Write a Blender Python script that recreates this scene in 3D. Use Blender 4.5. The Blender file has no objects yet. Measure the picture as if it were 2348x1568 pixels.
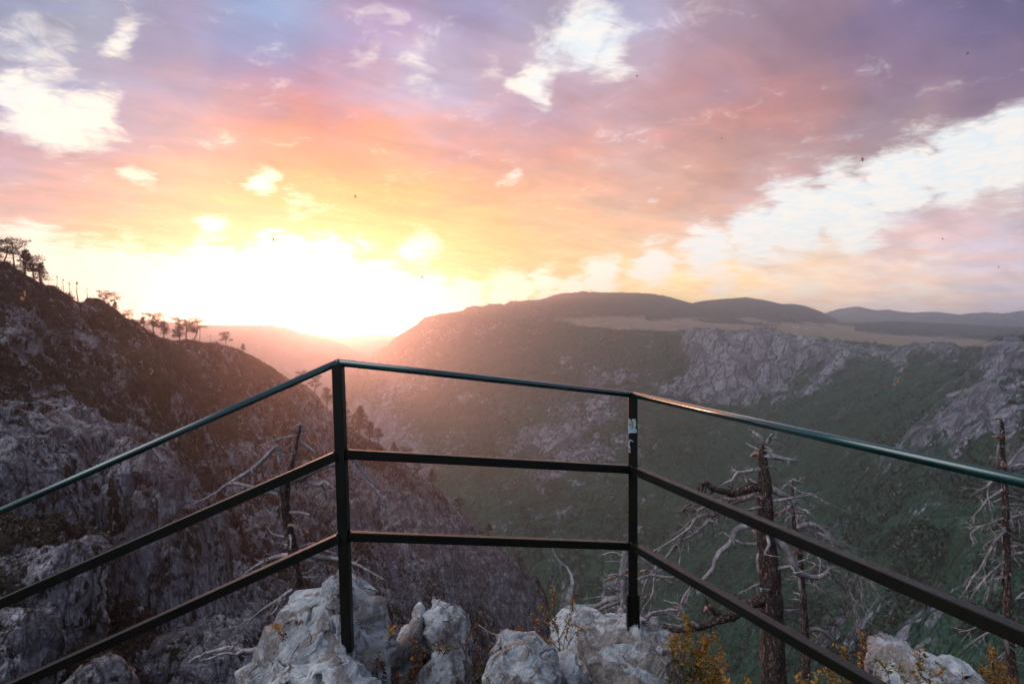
import bpy, bmesh, math, random
import numpy as np
from mathutils import Vector

random.seed(7)
rng = np.random.default_rng(7)
R = math.radians
scene = bpy.context.scene
C = scene.collection

# ------------------------------------------------------------------ camera
W0, H0, FPX = 2348.0, 1568.0, 1565.0
PITCH = math.atan((784 - 750) / FPX)
EYE = np.array([0.0, 0.0, 1.6])
cam_data = bpy.data.cameras.new("camera")
cam = bpy.data.objects.new("camera", cam_data)
C.objects.link(cam)
cam.location = EYE
cam.rotation_euler = (math.pi / 2 - PITCH, 0, 0)
cam_data.sensor_width = 36.0
cam_data.lens = 36.0 * FPX / W0
cam_data.clip_start = 0.05
cam_data.clip_end = 80000
cam_data.dof.use_dof = True
cam_data.dof.focus_distance = 2.9
cam_data.dof.aperture_fstop = 6.0
scene.camera = cam

CR = np.array([1.0, 0, 0])
CF = np.array([0, math.cos(PITCH), -math.sin(PITCH)])
CU = np.array([0, math.sin(PITCH), math.cos(PITCH)])


def at(px, py, d):
    """photo position (2348 x 1568) and distance -> world point"""
    px = np.asarray(px, float); py = np.asarray(py, float); d = np.asarray(d, float)
    x = ((px - W0 / 2) / FPX * d)[..., None]
    y = (-(py - H0 / 2) / FPX * d)[..., None]
    return EYE + CR * x + CU * y + CF * d[..., None]


def azel(px, py):
    v = at(px, py, 1.0) - EYE
    v = v / np.linalg.norm(v)
    return math.degrees(math.atan2(v[0], v[1])), math.degrees(math.asin(v[2]))


# ------------------------------------------------------------------ render
scene.render.engine = 'CYCLES'
scene.view_settings.view_transform = 'Standard'
scene.view_settings.look = 'None'
scene.view_settings.exposure = 0.0
scene.view_settings.gamma = 1.0
scene.cycles.use_denoising = True
scene.cycles.use_adaptive_sampling = True
scene.cycles.adaptive_threshold = 0.02
scene.cycles.max_bounces = 5
scene.cycles.diffuse_bounces = 2
scene.cycles.glossy_bounces = 3
scene.cycles.transmission_bounces = 3
scene.cycles.volume_bounces = 1
scene.cycles.sample_clamp_indirect = 4.0

# ------------------------------------------------------------------ sun
SUN_AZ, _ = azel(705, 745)
SUN_EL = 1.3
HAZE = 1.05e-4
sun_data = bpy.data.lights.new("sun", 'SUN')
sun_data.energy = 3.6
sun_data.angle = R(0.6)
sun_data.color = (1.0, 0.37, 0.22)
sun = bpy.data.objects.new("sun", sun_data)
C.objects.link(sun)
sd = Vector((math.sin(R(SUN_AZ)) * math.cos(R(SUN_EL)), math.cos(R(SUN_AZ)) * math.cos(R(SUN_EL)), math.sin(R(SUN_EL))))
sun.rotation_euler = sd.to_track_quat('Z', 'Y').to_euler()
sun['kind'] = 'structure'


# ------------------------------------------------------------------ node helper
class NT:
    def __init__(self, tree):
        self.t = tree; self.n = tree.nodes; self.l = tree.links
        self.n.clear()

    def node(self, typ, **kw):
        nd = self.n.new(typ)
        for k, v in kw.items():
            setattr(nd, k, v)
        return nd

    def put(self, sock, v):
        if v is None: return
        if hasattr(v, 'is_output') or isinstance(v, bpy.types.NodeSocket):
            self.l.new(v, sock)
        else:
            if isinstance(v, (tuple, list)) and len(v) == 3 and sock.type == 'RGBA': v = tuple(v) + (1,)
            sock.default_value = v

    def math(self, op, a, b=None, c=None, clamp=False):
        nd = self.node('ShaderNodeMath', operation=op, use_clamp=clamp)
        for i, v in enumerate((a, b, c)): self.put(nd.inputs[i], v)
        return nd.outputs[0]

    def vec(self, op, a, b=None, c=None, scale=None):
        nd = self.node('ShaderNodeVectorMath', operation=op)
        for i, v in enumerate((a, b, c)): self.put(nd.inputs[i], v)
        if scale is not None: self.put(nd.inputs['Scale'], scale)
        return nd.outputs['Value'] if op in ('DISTANCE', 'DOT_PRODUCT', 'LENGTH') else nd.outputs[0]

    def noise(self, v, scale, detail=4, rough=0.55, dist=0.0, color=False, typ='FBM', lac=2.0):
        nd = self.node('ShaderNodeTexNoise')
        nd.noise_type = typ
        self.put(nd.inputs['Vector'], v)
        nd.inputs['Scale'].default_value = scale
        nd.inputs['Detail'].default_value = detail
        nd.inputs['Roughness'].default_value = rough
        nd.inputs['Lacunarity'].default_value = lac
        nd.inputs['Distortion'].default_value = dist
        return nd.outputs['Color' if color else 'Fac']

    def voro(self, v, scale, feature='F1', out='Distance', rand=1.0):
        nd = self.node('ShaderNodeTexVoronoi', feature=feature)
        self.put(nd.inputs['Vector'], v)
        nd.inputs['Scale'].default_value = scale
        nd.inputs['Randomness'].default_value = rand
        return nd.outputs[out]

    def smooth(self, v, a, b, lo=0.0, hi=1.0, kind='SMOOTHSTEP'):
        nd = self.node('ShaderNodeMapRange', interpolation_type=kind)
        self.put(nd.inputs[0], v)
        for i, q in enumerate((a, b, lo, hi)): self.put(nd.inputs[i + 1], q)
        return nd.outputs[0]

    def mix(self, f, a, b, blend='MIX'):
        nd = self.node('ShaderNodeMix', data_type='RGBA', blend_type=blend)
        nd.clamp_factor = True
        self.put(nd.inputs[0], f); self.put(nd.inputs[6], a); self.put(nd.inputs[7], b)
        return nd.outputs[2]

    def bump(self, h, strength, dist, normal=None):
        nd = self.node('ShaderNodeBump')
        self.put(nd.inputs['Strength'], strength); self.put(nd.inputs['Distance'], dist)
        self.put(nd.inputs['Height'], h)
        if normal is not None: self.put(nd.inputs['Normal'], normal)
        return nd.outputs[0]

    def coord(self, scale=(1, 1, 1)):
        tc = self.node('ShaderNodeTexCoord')
        if scale == (1, 1, 1): return tc.outputs['Object']
        return self.vec('MULTIPLY', tc.outputs['Object'], scale)


def lin(rgb):
    return tuple(((c / 255) / 12.92 if c / 255 <= 0.04045 else ((c / 255 + 0.055) / 1.055) ** 2.4) for c in rgb)


# ------------------------------------------------------------------ world: sunset sky
world = bpy.data.worlds.new("World")
scene.world = world
world.use_nodes = True
N = NT(world.node_tree)
tc = N.node('ShaderNodeTexCoord')
D = tc.outputs['Generated']
sep = N.node('ShaderNodeSeparateXYZ'); N.put(sep.inputs[0], D)
az = N.math('MULTIPLY', N.math('ARCTAN2', sep.outputs[0], sep.outputs[1]), 57.29578)
el = N.math('MULTIPLY', N.math('ARCSINE', sep.outputs[2]), 57.29578)
cmb = N.node('ShaderNodeCombineXYZ')
N.put(cmb.inputs[0], az); N.put(cmb.inputs[1], el)
AE = cmb.outputs[0]
# cloud-deck coordinates: the clouds get flatter and denser towards the horizon
inv = N.math('DIVIDE', 1.0, N.math('ADD', N.math('MAXIMUM', sep.outputs[2], 0.0), 0.16))
Q = N.vec('SCALE', D, scale=inv)
n_big = N.noise(Q, 1.5, 2, 0.5, 0.4, color=True)
n_mid = N.noise(Q, 4.0, 5, 0.58, 0.35, color=True)
elw = N.smooth(el, 0.0, 22.0, 0.35, 1.0)
wv = N.vec('ADD', N.vec('MULTIPLY', N.vec('SUBTRACT', n_big, (0.5, 0.5, 0.5)), (4.5, 3.0, 0)),
           N.vec('MULTIPLY', N.vec('SUBTRACT', n_mid, (0.5, 0.5, 0.5)), (9.5, 6.5, 0)))
PW = N.vec('ADD', AE, N.vec('SCALE', wv, scale=elw))

SKY = [  # photo x, y, radius(px), colour, weight
    (50, 30, 165, (112, 112, 150), 1),    (250, 30, 165, (135, 140, 180), 1),    (450, 30, 165, (155, 145, 185), 1),    (620, 30, 165, (148, 185, 216), 1),    (740, 30, 165, (160, 170, 205), 1),    (850, 30, 165, (180, 140, 175), 1),    (1050, 30, 165, (165, 148, 185), 1),    (1250, 30, 165, (170, 140, 168), 1),    (1450, 30, 165, (190, 170, 195), 1),    (1650, 30, 165, (165, 140, 160), 1),    (1850, 30, 165, (150, 128, 152), 1),    (2050, 30, 165, (125, 110, 145), 1),    (2280, 30, 165, (98, 90, 130), 1),
    (20, 110, 165, (135, 138, 180), 1),    (80, 110, 165, (200, 216, 232), 1),    (190, 110, 165, (195, 205, 225), 1),    (330, 110, 165, (172, 172, 205), 1),    (450, 110, 165, (165, 172, 205), 1),    (580, 110, 165, (140, 155, 200), 1),    (700, 110, 165, (160, 155, 200), 1),    (850, 110, 165, (178, 145, 180), 1),    (1050, 110, 165, (160, 124, 150), 1),    (1170, 110, 165, (175, 140, 165), 1),    (1280, 110, 165, (215, 222, 236), 1),    (1450, 110, 165, (200, 192, 212), 1),    (1650, 110, 165, (178, 148, 165), 1),    (1850, 110, 165, (158, 126, 148), 1),    (2050, 110, 165, (135, 112, 145), 1),    (2280, 110, 165, (120, 104, 140), 1),
    (20, 190, 165, (165, 140, 172), 1),    (130, 190, 165, (170, 180, 208), 1),    (250, 190, 165, (172, 168, 200), 1),    (450, 190, 165, (178, 165, 200), 1),    (620, 190, 165, (178, 138, 165), 1),    (740, 190, 165, (190, 150, 182), 1),    (850, 190, 165, (208, 196, 226), 1),    (980, 190, 165, (228, 224, 242), 1),    (1120, 190, 165, (222, 214, 236), 1),    (1250, 190, 165, (196, 180, 212), 1),    (1400, 190, 165, (205, 190, 215), 1),    (1530, 190, 165, (195, 160, 178), 1),    (1650, 190, 165, (182, 150, 160), 1),    (1850, 190, 165, (162, 135, 148), 1),    (2050, 190, 165, (140, 115, 145), 1),    (2280, 190, 165, (130, 108, 140), 1),
    (20, 270, 165, (175, 165, 200), 1),    (250, 270, 165, (182, 160, 182), 1),    (380, 270, 165, (205, 170, 180), 1),    (500, 270, 165, (222, 172, 175), 1),    (620, 270, 165, (236, 150, 136), 1),    (740, 270, 165, (238, 148, 128), 1),    (860, 270, 165, (224, 158, 160), 1),    (980, 270, 165, (212, 180, 205), 1),    (1120, 270, 165, (210, 178, 205), 1),    (1250, 270, 165, (216, 160, 172), 1),    (1350, 270, 165, (222, 165, 165), 1),    (1480, 270, 165, (205, 165, 172), 1),    (1600, 270, 165, (200, 142, 140), 1),    (1720, 270, 165, (202, 130, 128), 1),    (1850, 270, 165, (182, 134, 140), 1),    (2050, 270, 165, (160, 132, 142), 1),    (2280, 270, 165, (152, 128, 144), 1),
    (30, 350, 165, (190, 172, 202), 1),    (180, 350, 165, (215, 180, 192), 1),    (330, 350, 165, (228, 185, 178), 1),    (450, 350, 165, (240, 186, 160), 1),    (600, 350, 165, (248, 162, 112), 1),    (740, 350, 165, (248, 152, 100), 1),    (880, 350, 165, (250, 168, 110), 1),    (1030, 350, 165, (236, 150, 118), 1),    (1150, 350, 165, (228, 152, 135), 1),    (1280, 350, 165, (232, 170, 158), 1),    (1430, 350, 165, (228, 178, 174), 1),    (1560, 350, 165, (222, 158, 140), 1),    (1680, 350, 165, (222, 150, 122), 1),    (1820, 350, 165, (206, 142, 130), 1),    (1950, 350, 165, (192, 150, 148), 1),    (2080, 350, 165, (190, 160, 165), 1),
    (30, 430, 165, (214, 168, 178), 1),    (150, 430, 165, (232, 176, 168), 1),    (280, 430, 165, (232, 176, 160), 1),    (420, 430, 165, (250, 192, 150), 1),    (550, 430, 165, (255, 184, 130), 1),    (700, 430, 165, (255, 182, 112), 1),    (850, 430, 165, (254, 176, 102), 1),    (1000, 430, 165, (254, 184, 124), 1),    (1140, 430, 165, (250, 180, 142), 1),    (1260, 430, 165, (240, 178, 158), 1),    (1400, 430, 165, (246, 192, 172), 1),    (1520, 430, 165, (240, 180, 162), 1),    (1640, 430, 165, (228, 178, 165), 1),    (1740, 430, 165, (214, 186, 192), 1),    (1820, 430, 165, (218, 196, 200), 1),
    (30, 510, 165, (248, 200, 166), 1),    (150, 510, 165, (252, 202, 150), 1),    (300, 510, 165, (255, 202, 132), 1),    (450, 510, 165, (255, 214, 132), 1),    (600, 510, 165, (255, 190, 100), 1),    (740, 510, 165, (255, 194, 92), 1),    (880, 510, 165, (255, 190, 90), 1),    (1020, 510, 165, (255, 210, 132), 1),    (1160, 510, 165, (255, 204, 140), 1),    (1300, 510, 165, (255, 196, 148), 1),    (1430, 510, 165, (248, 190, 164), 1),    (1550, 510, 165, (244, 198, 176), 1),
    (230, 585, 165, (255, 210, 130), 1),    (860, 585, 165, (255, 200, 100), 1),    (980, 585, 165, (255, 206, 128), 1),    (1100, 585, 165, (255, 216, 128), 1),    (1230, 585, 165, (255, 212, 140), 1),    (1340, 585, 165, (255, 214, 160), 1),    (1450, 585, 165, (255, 222, 176), 1),
    (1640, 600, 130, (255, 216, 176), 1),
    (1650, 655, 120, (255, 222, 182), 1),
    (1850, 620, 140, (250, 216, 192), 1),
    (1950, 660, 120, (250, 220, 200), 1),
    (2050, 590, 140, (240, 204, 194), 1),
    (2200, 565, 130, (214, 188, 206), 1),
    (2310, 520, 130, (216, 196, 216), 1),
    (2150, 500, 110, (226, 202, 212), 1),
    (2050, 525, 80, (212, 188, 208), 1),
    (2310, 440, 120, (250, 228, 218), 1),
    (2300, 620, 140, (226, 200, 205), 1),
    (2150, 650, 130, (250, 222, 202), 1),
    (2310, 700, 130, (192, 198, 220), 1.2),
    (1500, 650, 120, (255, 228, 172), 1),
    (1800, 700, 130, (250, 225, 205), 1),
    (2050, 700, 120, (225, 215, 220), 1),
    (-300, 200, 420, (150, 140, 180), 1),
    (-250, 520, 420, (235, 180, 170), 1),
    (2750, 200, 420, (120, 105, 140), 1),
    (2750, 600, 420, (215, 195, 205), 1),
    (1200, -600, 800, (172, 180, 208), 1.5),
]
base_col = lin((140, 152, 176))
acc = tuple(c * 0.04 for c in base_col); wsum = 0.04
pxdeg = 57.3 / FPX
for _k, (x, y, r, col, w) in enumerate(SKY):
    if _k and _k % 12 == 0: PW = N.vec('MULTIPLY_ADD', acc, (1e-9, 1e-9, 1e-9), PW)
    a, e = azel(x, y)
    d = N.vec('DISTANCE', PW, (a, e, 0.0))
    f = N.smooth(d, 0.0, r * pxdeg, w, 0.0)
    nd = N.node('ShaderNodeVectorMath', operation='MULTIPLY_ADD')
    N.put(nd.inputs[0], f); nd.inputs[1].default_value = lin(col); N.put(nd.inputs[2], acc)
    acc = nd.outputs[0]
    wsum = N.math('ADD', f, wsum)
cloud = N.vec('SCALE', acc, scale=N.math('DIVIDE', 1.0, wsum))

# texture in the cloud: billows and streaks, both light and tint
n_f = N.noise(Q, 4.6, 6, 0.60, 0.6)
n_t = N.noise(N.vec('ADD', Q, (5.3, 1.7, 0.2)), 3.0, 3, 0.5, 0.3)
vr = N.node('ShaderNodeVectorRotate', rotation_type='Z_AXIS'); N.put(vr.inputs['Vector'], Q); vr.inputs['Angle'].default_value = R(-38)
n_s = N.noise(N.vec('MULTIPLY', vr.outputs[0], (0.75, 2.6, 1.0)), 2.2, 5, 0.58, 0.7)
lum = N.math('ADD', 0.36, N.math('ADD', N.math('MULTIPLY', n_f, 0.62), N.math('MULTIPLY', n_s, 0.66)))
cloud = N.vec('SCALE', cloud, scale=lum)
cloud = N.vec('MAXIMUM', N.vec('SUBTRACT', N.vec('SCALE', cloud, scale=1.16 * 0.86), N.vec('SCALE', (1, 1, 1), scale=N.math('MULTIPLY', N.vec('DOT_PRODUCT', cloud, (0.3333, 0.3333, 0.3333)), 0.20 * 0.86))), (0.0, 0.0, 0.0))
tint = N.mix(N.smooth(n_t, 0.36, 0.64), (0.92, 1.02, 1.08), (1.06, 0.99, 0.92))
cloud = N.vec('MULTIPLY', cloud, tint)

az_r = N.smooth(az, 2.0, 16.0)
cloud = N.vec('SCALE', cloud, scale=N.math('ADD', 1.0, N.math('MULTIPLY', az_r, N.smooth(el, 11.0, -0.5, 0.0, 0.55))))

# the gaps where bright clear sky shows through
GAPS = [(140, 268, 120, 1.0), (55, 225, 85, .85), (205, 245, 70, .9), (110, 298, 75, .8), (286, 88, 66, .85), (130, 110, 90, .45), (640, 60, 60, .3),
        (1330, 75, 110, .95), (1400, 105, 80, .9), (1260, 125, 80, .5), (1240, 185, 70, .9), (1130, 160, 70, .4), (840, 140, 60, .5),
        (1420, 150, 70, .6), (960, 160, 80, .45),
        (330, 408, 45, .7), (600, 412, 62, .85), (690, 470, 60, .5), (480, 518, 55, .8), (1170, 405, 40, .6), (500, 330, 50, .4),
        (960, 566, 70, .75), (60, 560, 90, .8), (840, 560, 50, .5), (1500, 468, 35, .5), (1620, 420, 60, .3),
        (2330, 345, 110, 1.3), (2200, 380, 105, 1.3), (2060, 418, 105, 1.3), (1930, 460, 105, 1.3), (1830, 500, 105, 1.3),
        (1730, 540, 95, 1.25), (1960, 515, 90, 1.15), (1620, 575, 85, 1.15), (1500, 608, 75, 1.1), (1380, 638, 70, 1.1), (1250, 650, 65, 1.0),
        (2240, 420, 80, .5), (1800, 590, 60, .5), (2040, 500, 60, .5), (1380, 680, 60, .8), (1650, 650, 60, .6), (1850, 670, 60, .45), (2100, 590, 60, .3),
        (2320, 480, 40, .5), (2080, 680, 80, .45),
        (230, 640, 110, 1.1), (400, 665, 125, 1.3), (570, 660, 125, 1.3), (740, 640, 120, 1.25), (700, 700, 160, 1.4), (880, 690, 130, 1.3),
        (1050, 700, 100, 1.2), (110, 640, 120, 1.0), (1170, 680, 90, 1.0), (300, 632, 95, 1.15), (480, 618, 95, 1.2), (640, 605, 95, 1.2), (760, 590, 80, 1.1), (980, 680, 90, 1.2), (1180, 695, 80, 1.15), (1310, 668, 60, 1.1)]
g = 0.0
PG = N.vec('ADD', AE, N.vec('SCALE', N.vec('MULTIPLY', N.vec('SUBTRACT', n_mid, (0.5, 0.5, 0.5)), (9.0, 5.0, 0)), scale=elw))
for _k, (x, y, r, w) in enumerate(GAPS):
    if _k % 10 == 0: PG = N.vec('MULTIPLY_ADD', g if _k else cloud, (1e-9, 1e-9, 1e-9), PG)
    a, e = azel(x, y)
    d = N.vec('DISTANCE', PG, (a, e, 0.0))
    g = N.math('MAXIMUM', g, N.smooth(d, 0.0, r * pxdeg * 1.15, w, 0.0))
n_g = N.noise(Q, 10.0, 7, 0.68, 0.8)
gn = N.math('ADD', N.math('MULTIPLY', N.math('SUBTRACT', n_f, 0.5), 1.15), N.math('MULTIPLY', N.math('SUBTRACT', n_g, 0.5), 0.75))
gm = N.smooth(N.math('ADD', g, gn), 0.17, 0.84)
sdirv = (sd[0], sd[1], sd[2] - 0.0)
cosang = N.vec('DOT_PRODUCT', D, sdirv)
ang = N.math('MULTIPLY', N.math('ARCCOSINE', N.math('MINIMUM', cosang, 0.99999)), 57.29578)
near = N.smooth(ang, 0.0, 34.0, 1.0, 0.0)
gapc = N.mix(near, N.mix(N.smooth(n_g, 0.35, 0.65), (0.80, 0.88, 0.93), (1.0, 0.93, 0.87)), (1.3, 1.06, 0.66))
wisp = N.math('MULTIPLY', N.smooth(N.math('ADD', n_g, N.math('MULTIPLY', N.math('SUBTRACT', n_f, 0.5), 0.6)), 0.56, 0.78), 0.26)
cloud = N.mix(wisp, cloud, gapc)
skyc = N.mix(gm, cloud, gapc)
# glow round the sun, which stands just behind the ridge
glow = N.math('MULTIPLY', N.math('POWER', 2.718, N.math('MULTIPLY', N.math('POWER', N.math('DIVIDE', ang, 7.5), 2.0), -1.0)), 1.3)
glow2 = N.math('MULTIPLY', N.math('POWER', 2.718, N.math('MULTIPLY', N.math('POWER', N.math('DIVIDE', ang, 20.0), 2.0), -1.0)), 0.02)
skyc = N.vec('ADD', skyc, N.vec('SCALE', (1.0, 0.80, 0.42), scale=N.math('MULTIPLY', glow, N.math('ADD', 0.0, N.math('MULTIPLY', gm, 1.0)))))
skyc = N.vec('ADD', skyc, N.vec('SCALE', (1.0, 0.45, 0.10), scale=glow2))
# physical sky underneath
st = N.node('ShaderNodeTexSky')
st.sky_type = 'NISHITA'
st.sun_disc = False
st.sun_elevation = R(SUN_EL)
st.sun_rotation = R(SUN_AZ)
st.altitude = 1600
skyc = N.vec('ADD', skyc, N.vec('SCALE', st.outputs[0], scale=0.05))
# added bright patch in the unseen sky over the left shoulder, lights the rocks
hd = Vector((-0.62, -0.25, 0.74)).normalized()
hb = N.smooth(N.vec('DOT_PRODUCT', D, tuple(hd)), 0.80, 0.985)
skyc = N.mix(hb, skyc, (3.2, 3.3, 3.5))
# below the horizon: dim valley air
skyc = N.mix(N.smooth(el, -3.0, -0.5), (0.20, 0.20, 0.22), skyc)
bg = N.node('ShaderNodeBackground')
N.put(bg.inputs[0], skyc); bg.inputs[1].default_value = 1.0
wo = N.node('ShaderNodeOutputWorld')
N.l.new(bg.outputs[0], wo.inputs[0])
world.cycles.sampling_method = 'MANUAL'
world.cycles.sample_map_resolution = 512


# ------------------------------------------------------------------ tagging and mesh helpers
def tag(o, label=None, cat=None, group=None, kind=None):
    if label: o['label'] = label
    if cat: o['category'] = cat
    if group: o['group'] = group
    if kind: o['kind'] = kind
    return o


def empty(name, loc, label=None, cat=None, group=None):
    o = bpy.data.objects.new(name, None)
    o.location = Vector(loc)
    o.empty_display_size = 0.2
    C.objects.link(o)
    return tag(o, label, cat, group)


def mesh_np(name, verts, faces, mat, parent=None, smooth=True, origin=None, attrs=None):
    """one mesh object; faces is an (n,3|4) array or a list of lists"""
    verts = np.asarray(verts, float)
    if origin is None: origin = np.zeros(3)
    me = bpy.data.meshes.new(name)
    v = verts - np.asarray(origin, float)
    if isinstance(faces, np.ndarray):
        k = faces.shape[1]
        me.vertices.add(len(v)); me.vertices.foreach_set('co', v.astype(np.float32).ravel())
        me.loops.add(faces.size); me.loops.foreach_set('vertex_index', faces.astype(np.int32).ravel())
        me.polygons.add(len(faces))
        me.polygons.foreach_set('loop_start', np.arange(0, faces.size, k, dtype=np.int32))
        me.polygons.foreach_set('loop_total', np.full(len(faces), k, dtype=np.int32))
        me.update(calc_edges=True); me.validate()
    else:
        me.from_pydata([tuple(p) for p in v], [], [tuple(f) for f in faces]); me.update()
    if smooth: me.polygons.foreach_set('use_smooth', np.ones(len(me.polygons), bool))
    if attrs:
        for k_, a in attrs.items():
            ca = me.color_attributes.new(k_, 'FLOAT_COLOR', 'POINT')
            ca.data.foreach_set('color', a.astype(np.float32).ravel())
    if mat: me.materials.append(mat)
    o = bpy.data.objects.new(name, me)
    C.objects.link(o)
    if parent is not None:
        o.parent = parent
        o.location = Vector(origin) - parent.location if np.any(origin) else Vector((0, 0, 0)) - parent.location
    else:
        o.location = Vector(origin)
    return o


# gradient noise, vectorised
_perm = rng.permutation(256)
_perm = np.concatenate([_perm, _perm, _perm])
_grad = rng.normal(size=(256, 3)); _grad /= np.linalg.norm(_grad, axis=1)[:, None]


def gnoise(p):
    i = np.floor(p).astype(int); f = p - i
    u = f * f * f * (f * (f * 6 - 15) + 10)
    i &= 255
    out = 0
    for dx in (0, 1):
        wx = u[:, 0] if dx else 1 - u[:, 0]
        for dy in (0, 1):
            wy = u[:, 1] if dy else 1 - u[:, 1]
            for dz in (0, 1):
                wz = u[:, 2] if dz else 1 - u[:, 2]
                h = _perm[_perm[_perm[(i[:, 0] + dx) & 255] + ((i[:, 1] + dy) & 255)] + ((i[:, 2] + dz) & 255)]
                gg = _grad[h]
                out = out + wx * wy * wz * (gg[:, 0] * (f[:, 0] - dx) + gg[:, 1] * (f[:, 1] - dy) + gg[:, 2] * (f[:, 2] - dz))
    return out * 1.6


def fbm(p, octs=5, gain=0.5, ridged=False):
    s = 0; a = 1.0; t = 0
    p = np.array(p, float)
    for _ in range(octs):
        n = gnoise(p)
        if ridged: n = 1 - 2 * np.abs(n)
        s = s + a * n; t += a
        a *= gain; p = p * 2.03 + 11.7
    return s / t


class MB:
    def __init__(self):
        self.v = []; self.f = []

    def tube(self, pts, radii, sides=8, lump=0.0, cap=True, twist=0.0, flute=0.0, closed_profile=None):
        pts = np.asarray(pts, float); n = len(pts)
        radii = np.asarray(radii, float)
        tang = np.gradient(pts, axis=0)
        tang /= np.maximum(np.linalg.norm(tang, axis=1), 1e-9)[:, None]
        up = np.array([0.13, 0.31, 0.94]) if abs(tang[0][2]) < 0.9 else np.array([0.94, 0.31, 0.13])
        b = np.cross(tang[0], up); b /= np.linalg.norm(b)
        base = len(self.v)
        ph = random.random() * 100
        ang0 = np.arange(sides) / sides * 2 * math.pi
        for k in range(n):
            t = tang[k]
            b = b - t * np.dot(b, t); b /= max(np.linalg.norm(b), 1e-9)
            c = np.cross(t, b)
            a = ang0 + twist * k
            if lump or flute:
                q = np.stack([np.cos(ang0) * 1.3 + ph, np.sin(ang0) * 1.3, np.full(sides, k * 0.35)], 1)
                rr = 1 + lump * gnoise(q)
                if flute:
                    q2 = np.stack([np.cos(ang0) * 4 + ph, np.sin(ang0) * 4, np.full(sides, k * 0.12)], 1)
                    rr = rr + flute * gnoise(q2)
            else:
                rr = np.ones(sides)
            ring = pts[k] + (np.cos(a) * rr * radii[k])[:, None] * b + (np.sin(a) * rr * radii[k])[:, None] * c
            self.v.extend(ring)
        for k in range(n - 1):
            for j in range(sides):
                j2 = (j + 1) % sides
                a0 = base + k * sides
                self.f.append((a0 + j, a0 + j2, a0 + sides + j2, a0 + sides + j))
        if cap:
            self.f.append(tuple(base + j for j in reversed(range(sides))))
            self.f.append(tuple(base + (n - 1) * sides + j for j in range(sides)))

    def bar(self, p0, p1, w, h, r=0.004, upv=(0, 0, 1)):
        """square hollow-section bar with rounded edges from p0 to p1"""
        p0 = np.asarray(p0, float); p1 = np.asarray(p1, float)
        t = p1 - p0; t /= np.linalg.norm(t)
        s = np.cross(t, np.asarray(upv, float)); s /= np.linalg.norm(s)
        u = np.cross(s, t)
        prof = []
        for (sx, sy, a0) in ((1, 1, 0), (-1, 1, 90), (-1, -1, 180), (1, -1, 270)):
            for q in (0, 30, 60, 90):
                a = R(a0 + q)
                prof.append((sx * (w / 2 - r) + r * math.cos(a), sy * (h / 2 - r) + r * math.sin(a)))
        base = len(self.v); m = len(prof)
        for p in (p0, p1):
            for (x, y) in prof: self.v.append(p + s * x + u * y)
        for j in range(m):
            j2 = (j + 1) % m
            self.f.append((base + j, base + j2, base + m + j2, base + m + j))
        self.f.append(tuple(base + j for j in reversed(range(m))))
        self.f.append(tuple(base + m + j for j in range(m)))

    def build(self, name, mat, parent=None, smooth=True, origin=None, label=None):
        o = mesh_np(name, np.array(self.v), self.f, mat, parent, smooth, origin)
        if label: o['label'] = label
        return o


def smooth_path(pts, n):
    """Catmull-Rom through the points"""
    pts = np.asarray(pts, float)
    if len(pts) == 2:
        t = np.linspace(0, 1, n)[:, None]
        return pts[0] * (1 - t) + pts[1] * t
    P = np.vstack([2 * pts[0] - pts[1], pts, 2 * pts[-1] - pts[-2]])
    out = []
    segs = len(pts) - 1
    for t in np.linspace(0, segs - 1e-6, n):
        i = int(t); f = t - i
        p0, p1, p2, p3 = P[i], P[i + 1], P[i + 2], P[i + 3]
        out.append(0.5 * ((2 * p1) + (-p0 + p2) * f + (2 * p0 - 5 * p1 + 4 * p2 - p3) * f * f + (-p0 + 3 * p1 - 3 * p2 + p3) * f ** 3))
    return np.array(out)


# ------------------------------------------------------------------ materials
def new_mat(name):
    m = bpy.data.materials.new(name); m.use_nodes = True
    return m, NT(m.node_tree)


def finish(N, bsdf):
    o = N.node('ShaderNodeOutputMaterial')
    N.l.new(bsdf, o.inputs[0])


def principled(N, col, rough=0.8, normal=None, spec=0.3, metallic=0.0, coat=0.0):
    b = N.node('ShaderNodeBsdfPrincipled')
    N.put(b.inputs['Base Color'], col); N.put(b.inputs['Roughness'], rough)
    b.inputs['Specular IOR Level'].default_value = spec
    b.inputs['Metallic'].default_value = metallic
    b.inputs['Coat Weight'].default_value = coat
    b.inputs['Coat Roughness'].default_value = 0.12
    if normal is not None: N.put(b.inputs['Normal'], normal)
    return b.outputs[0]


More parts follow.
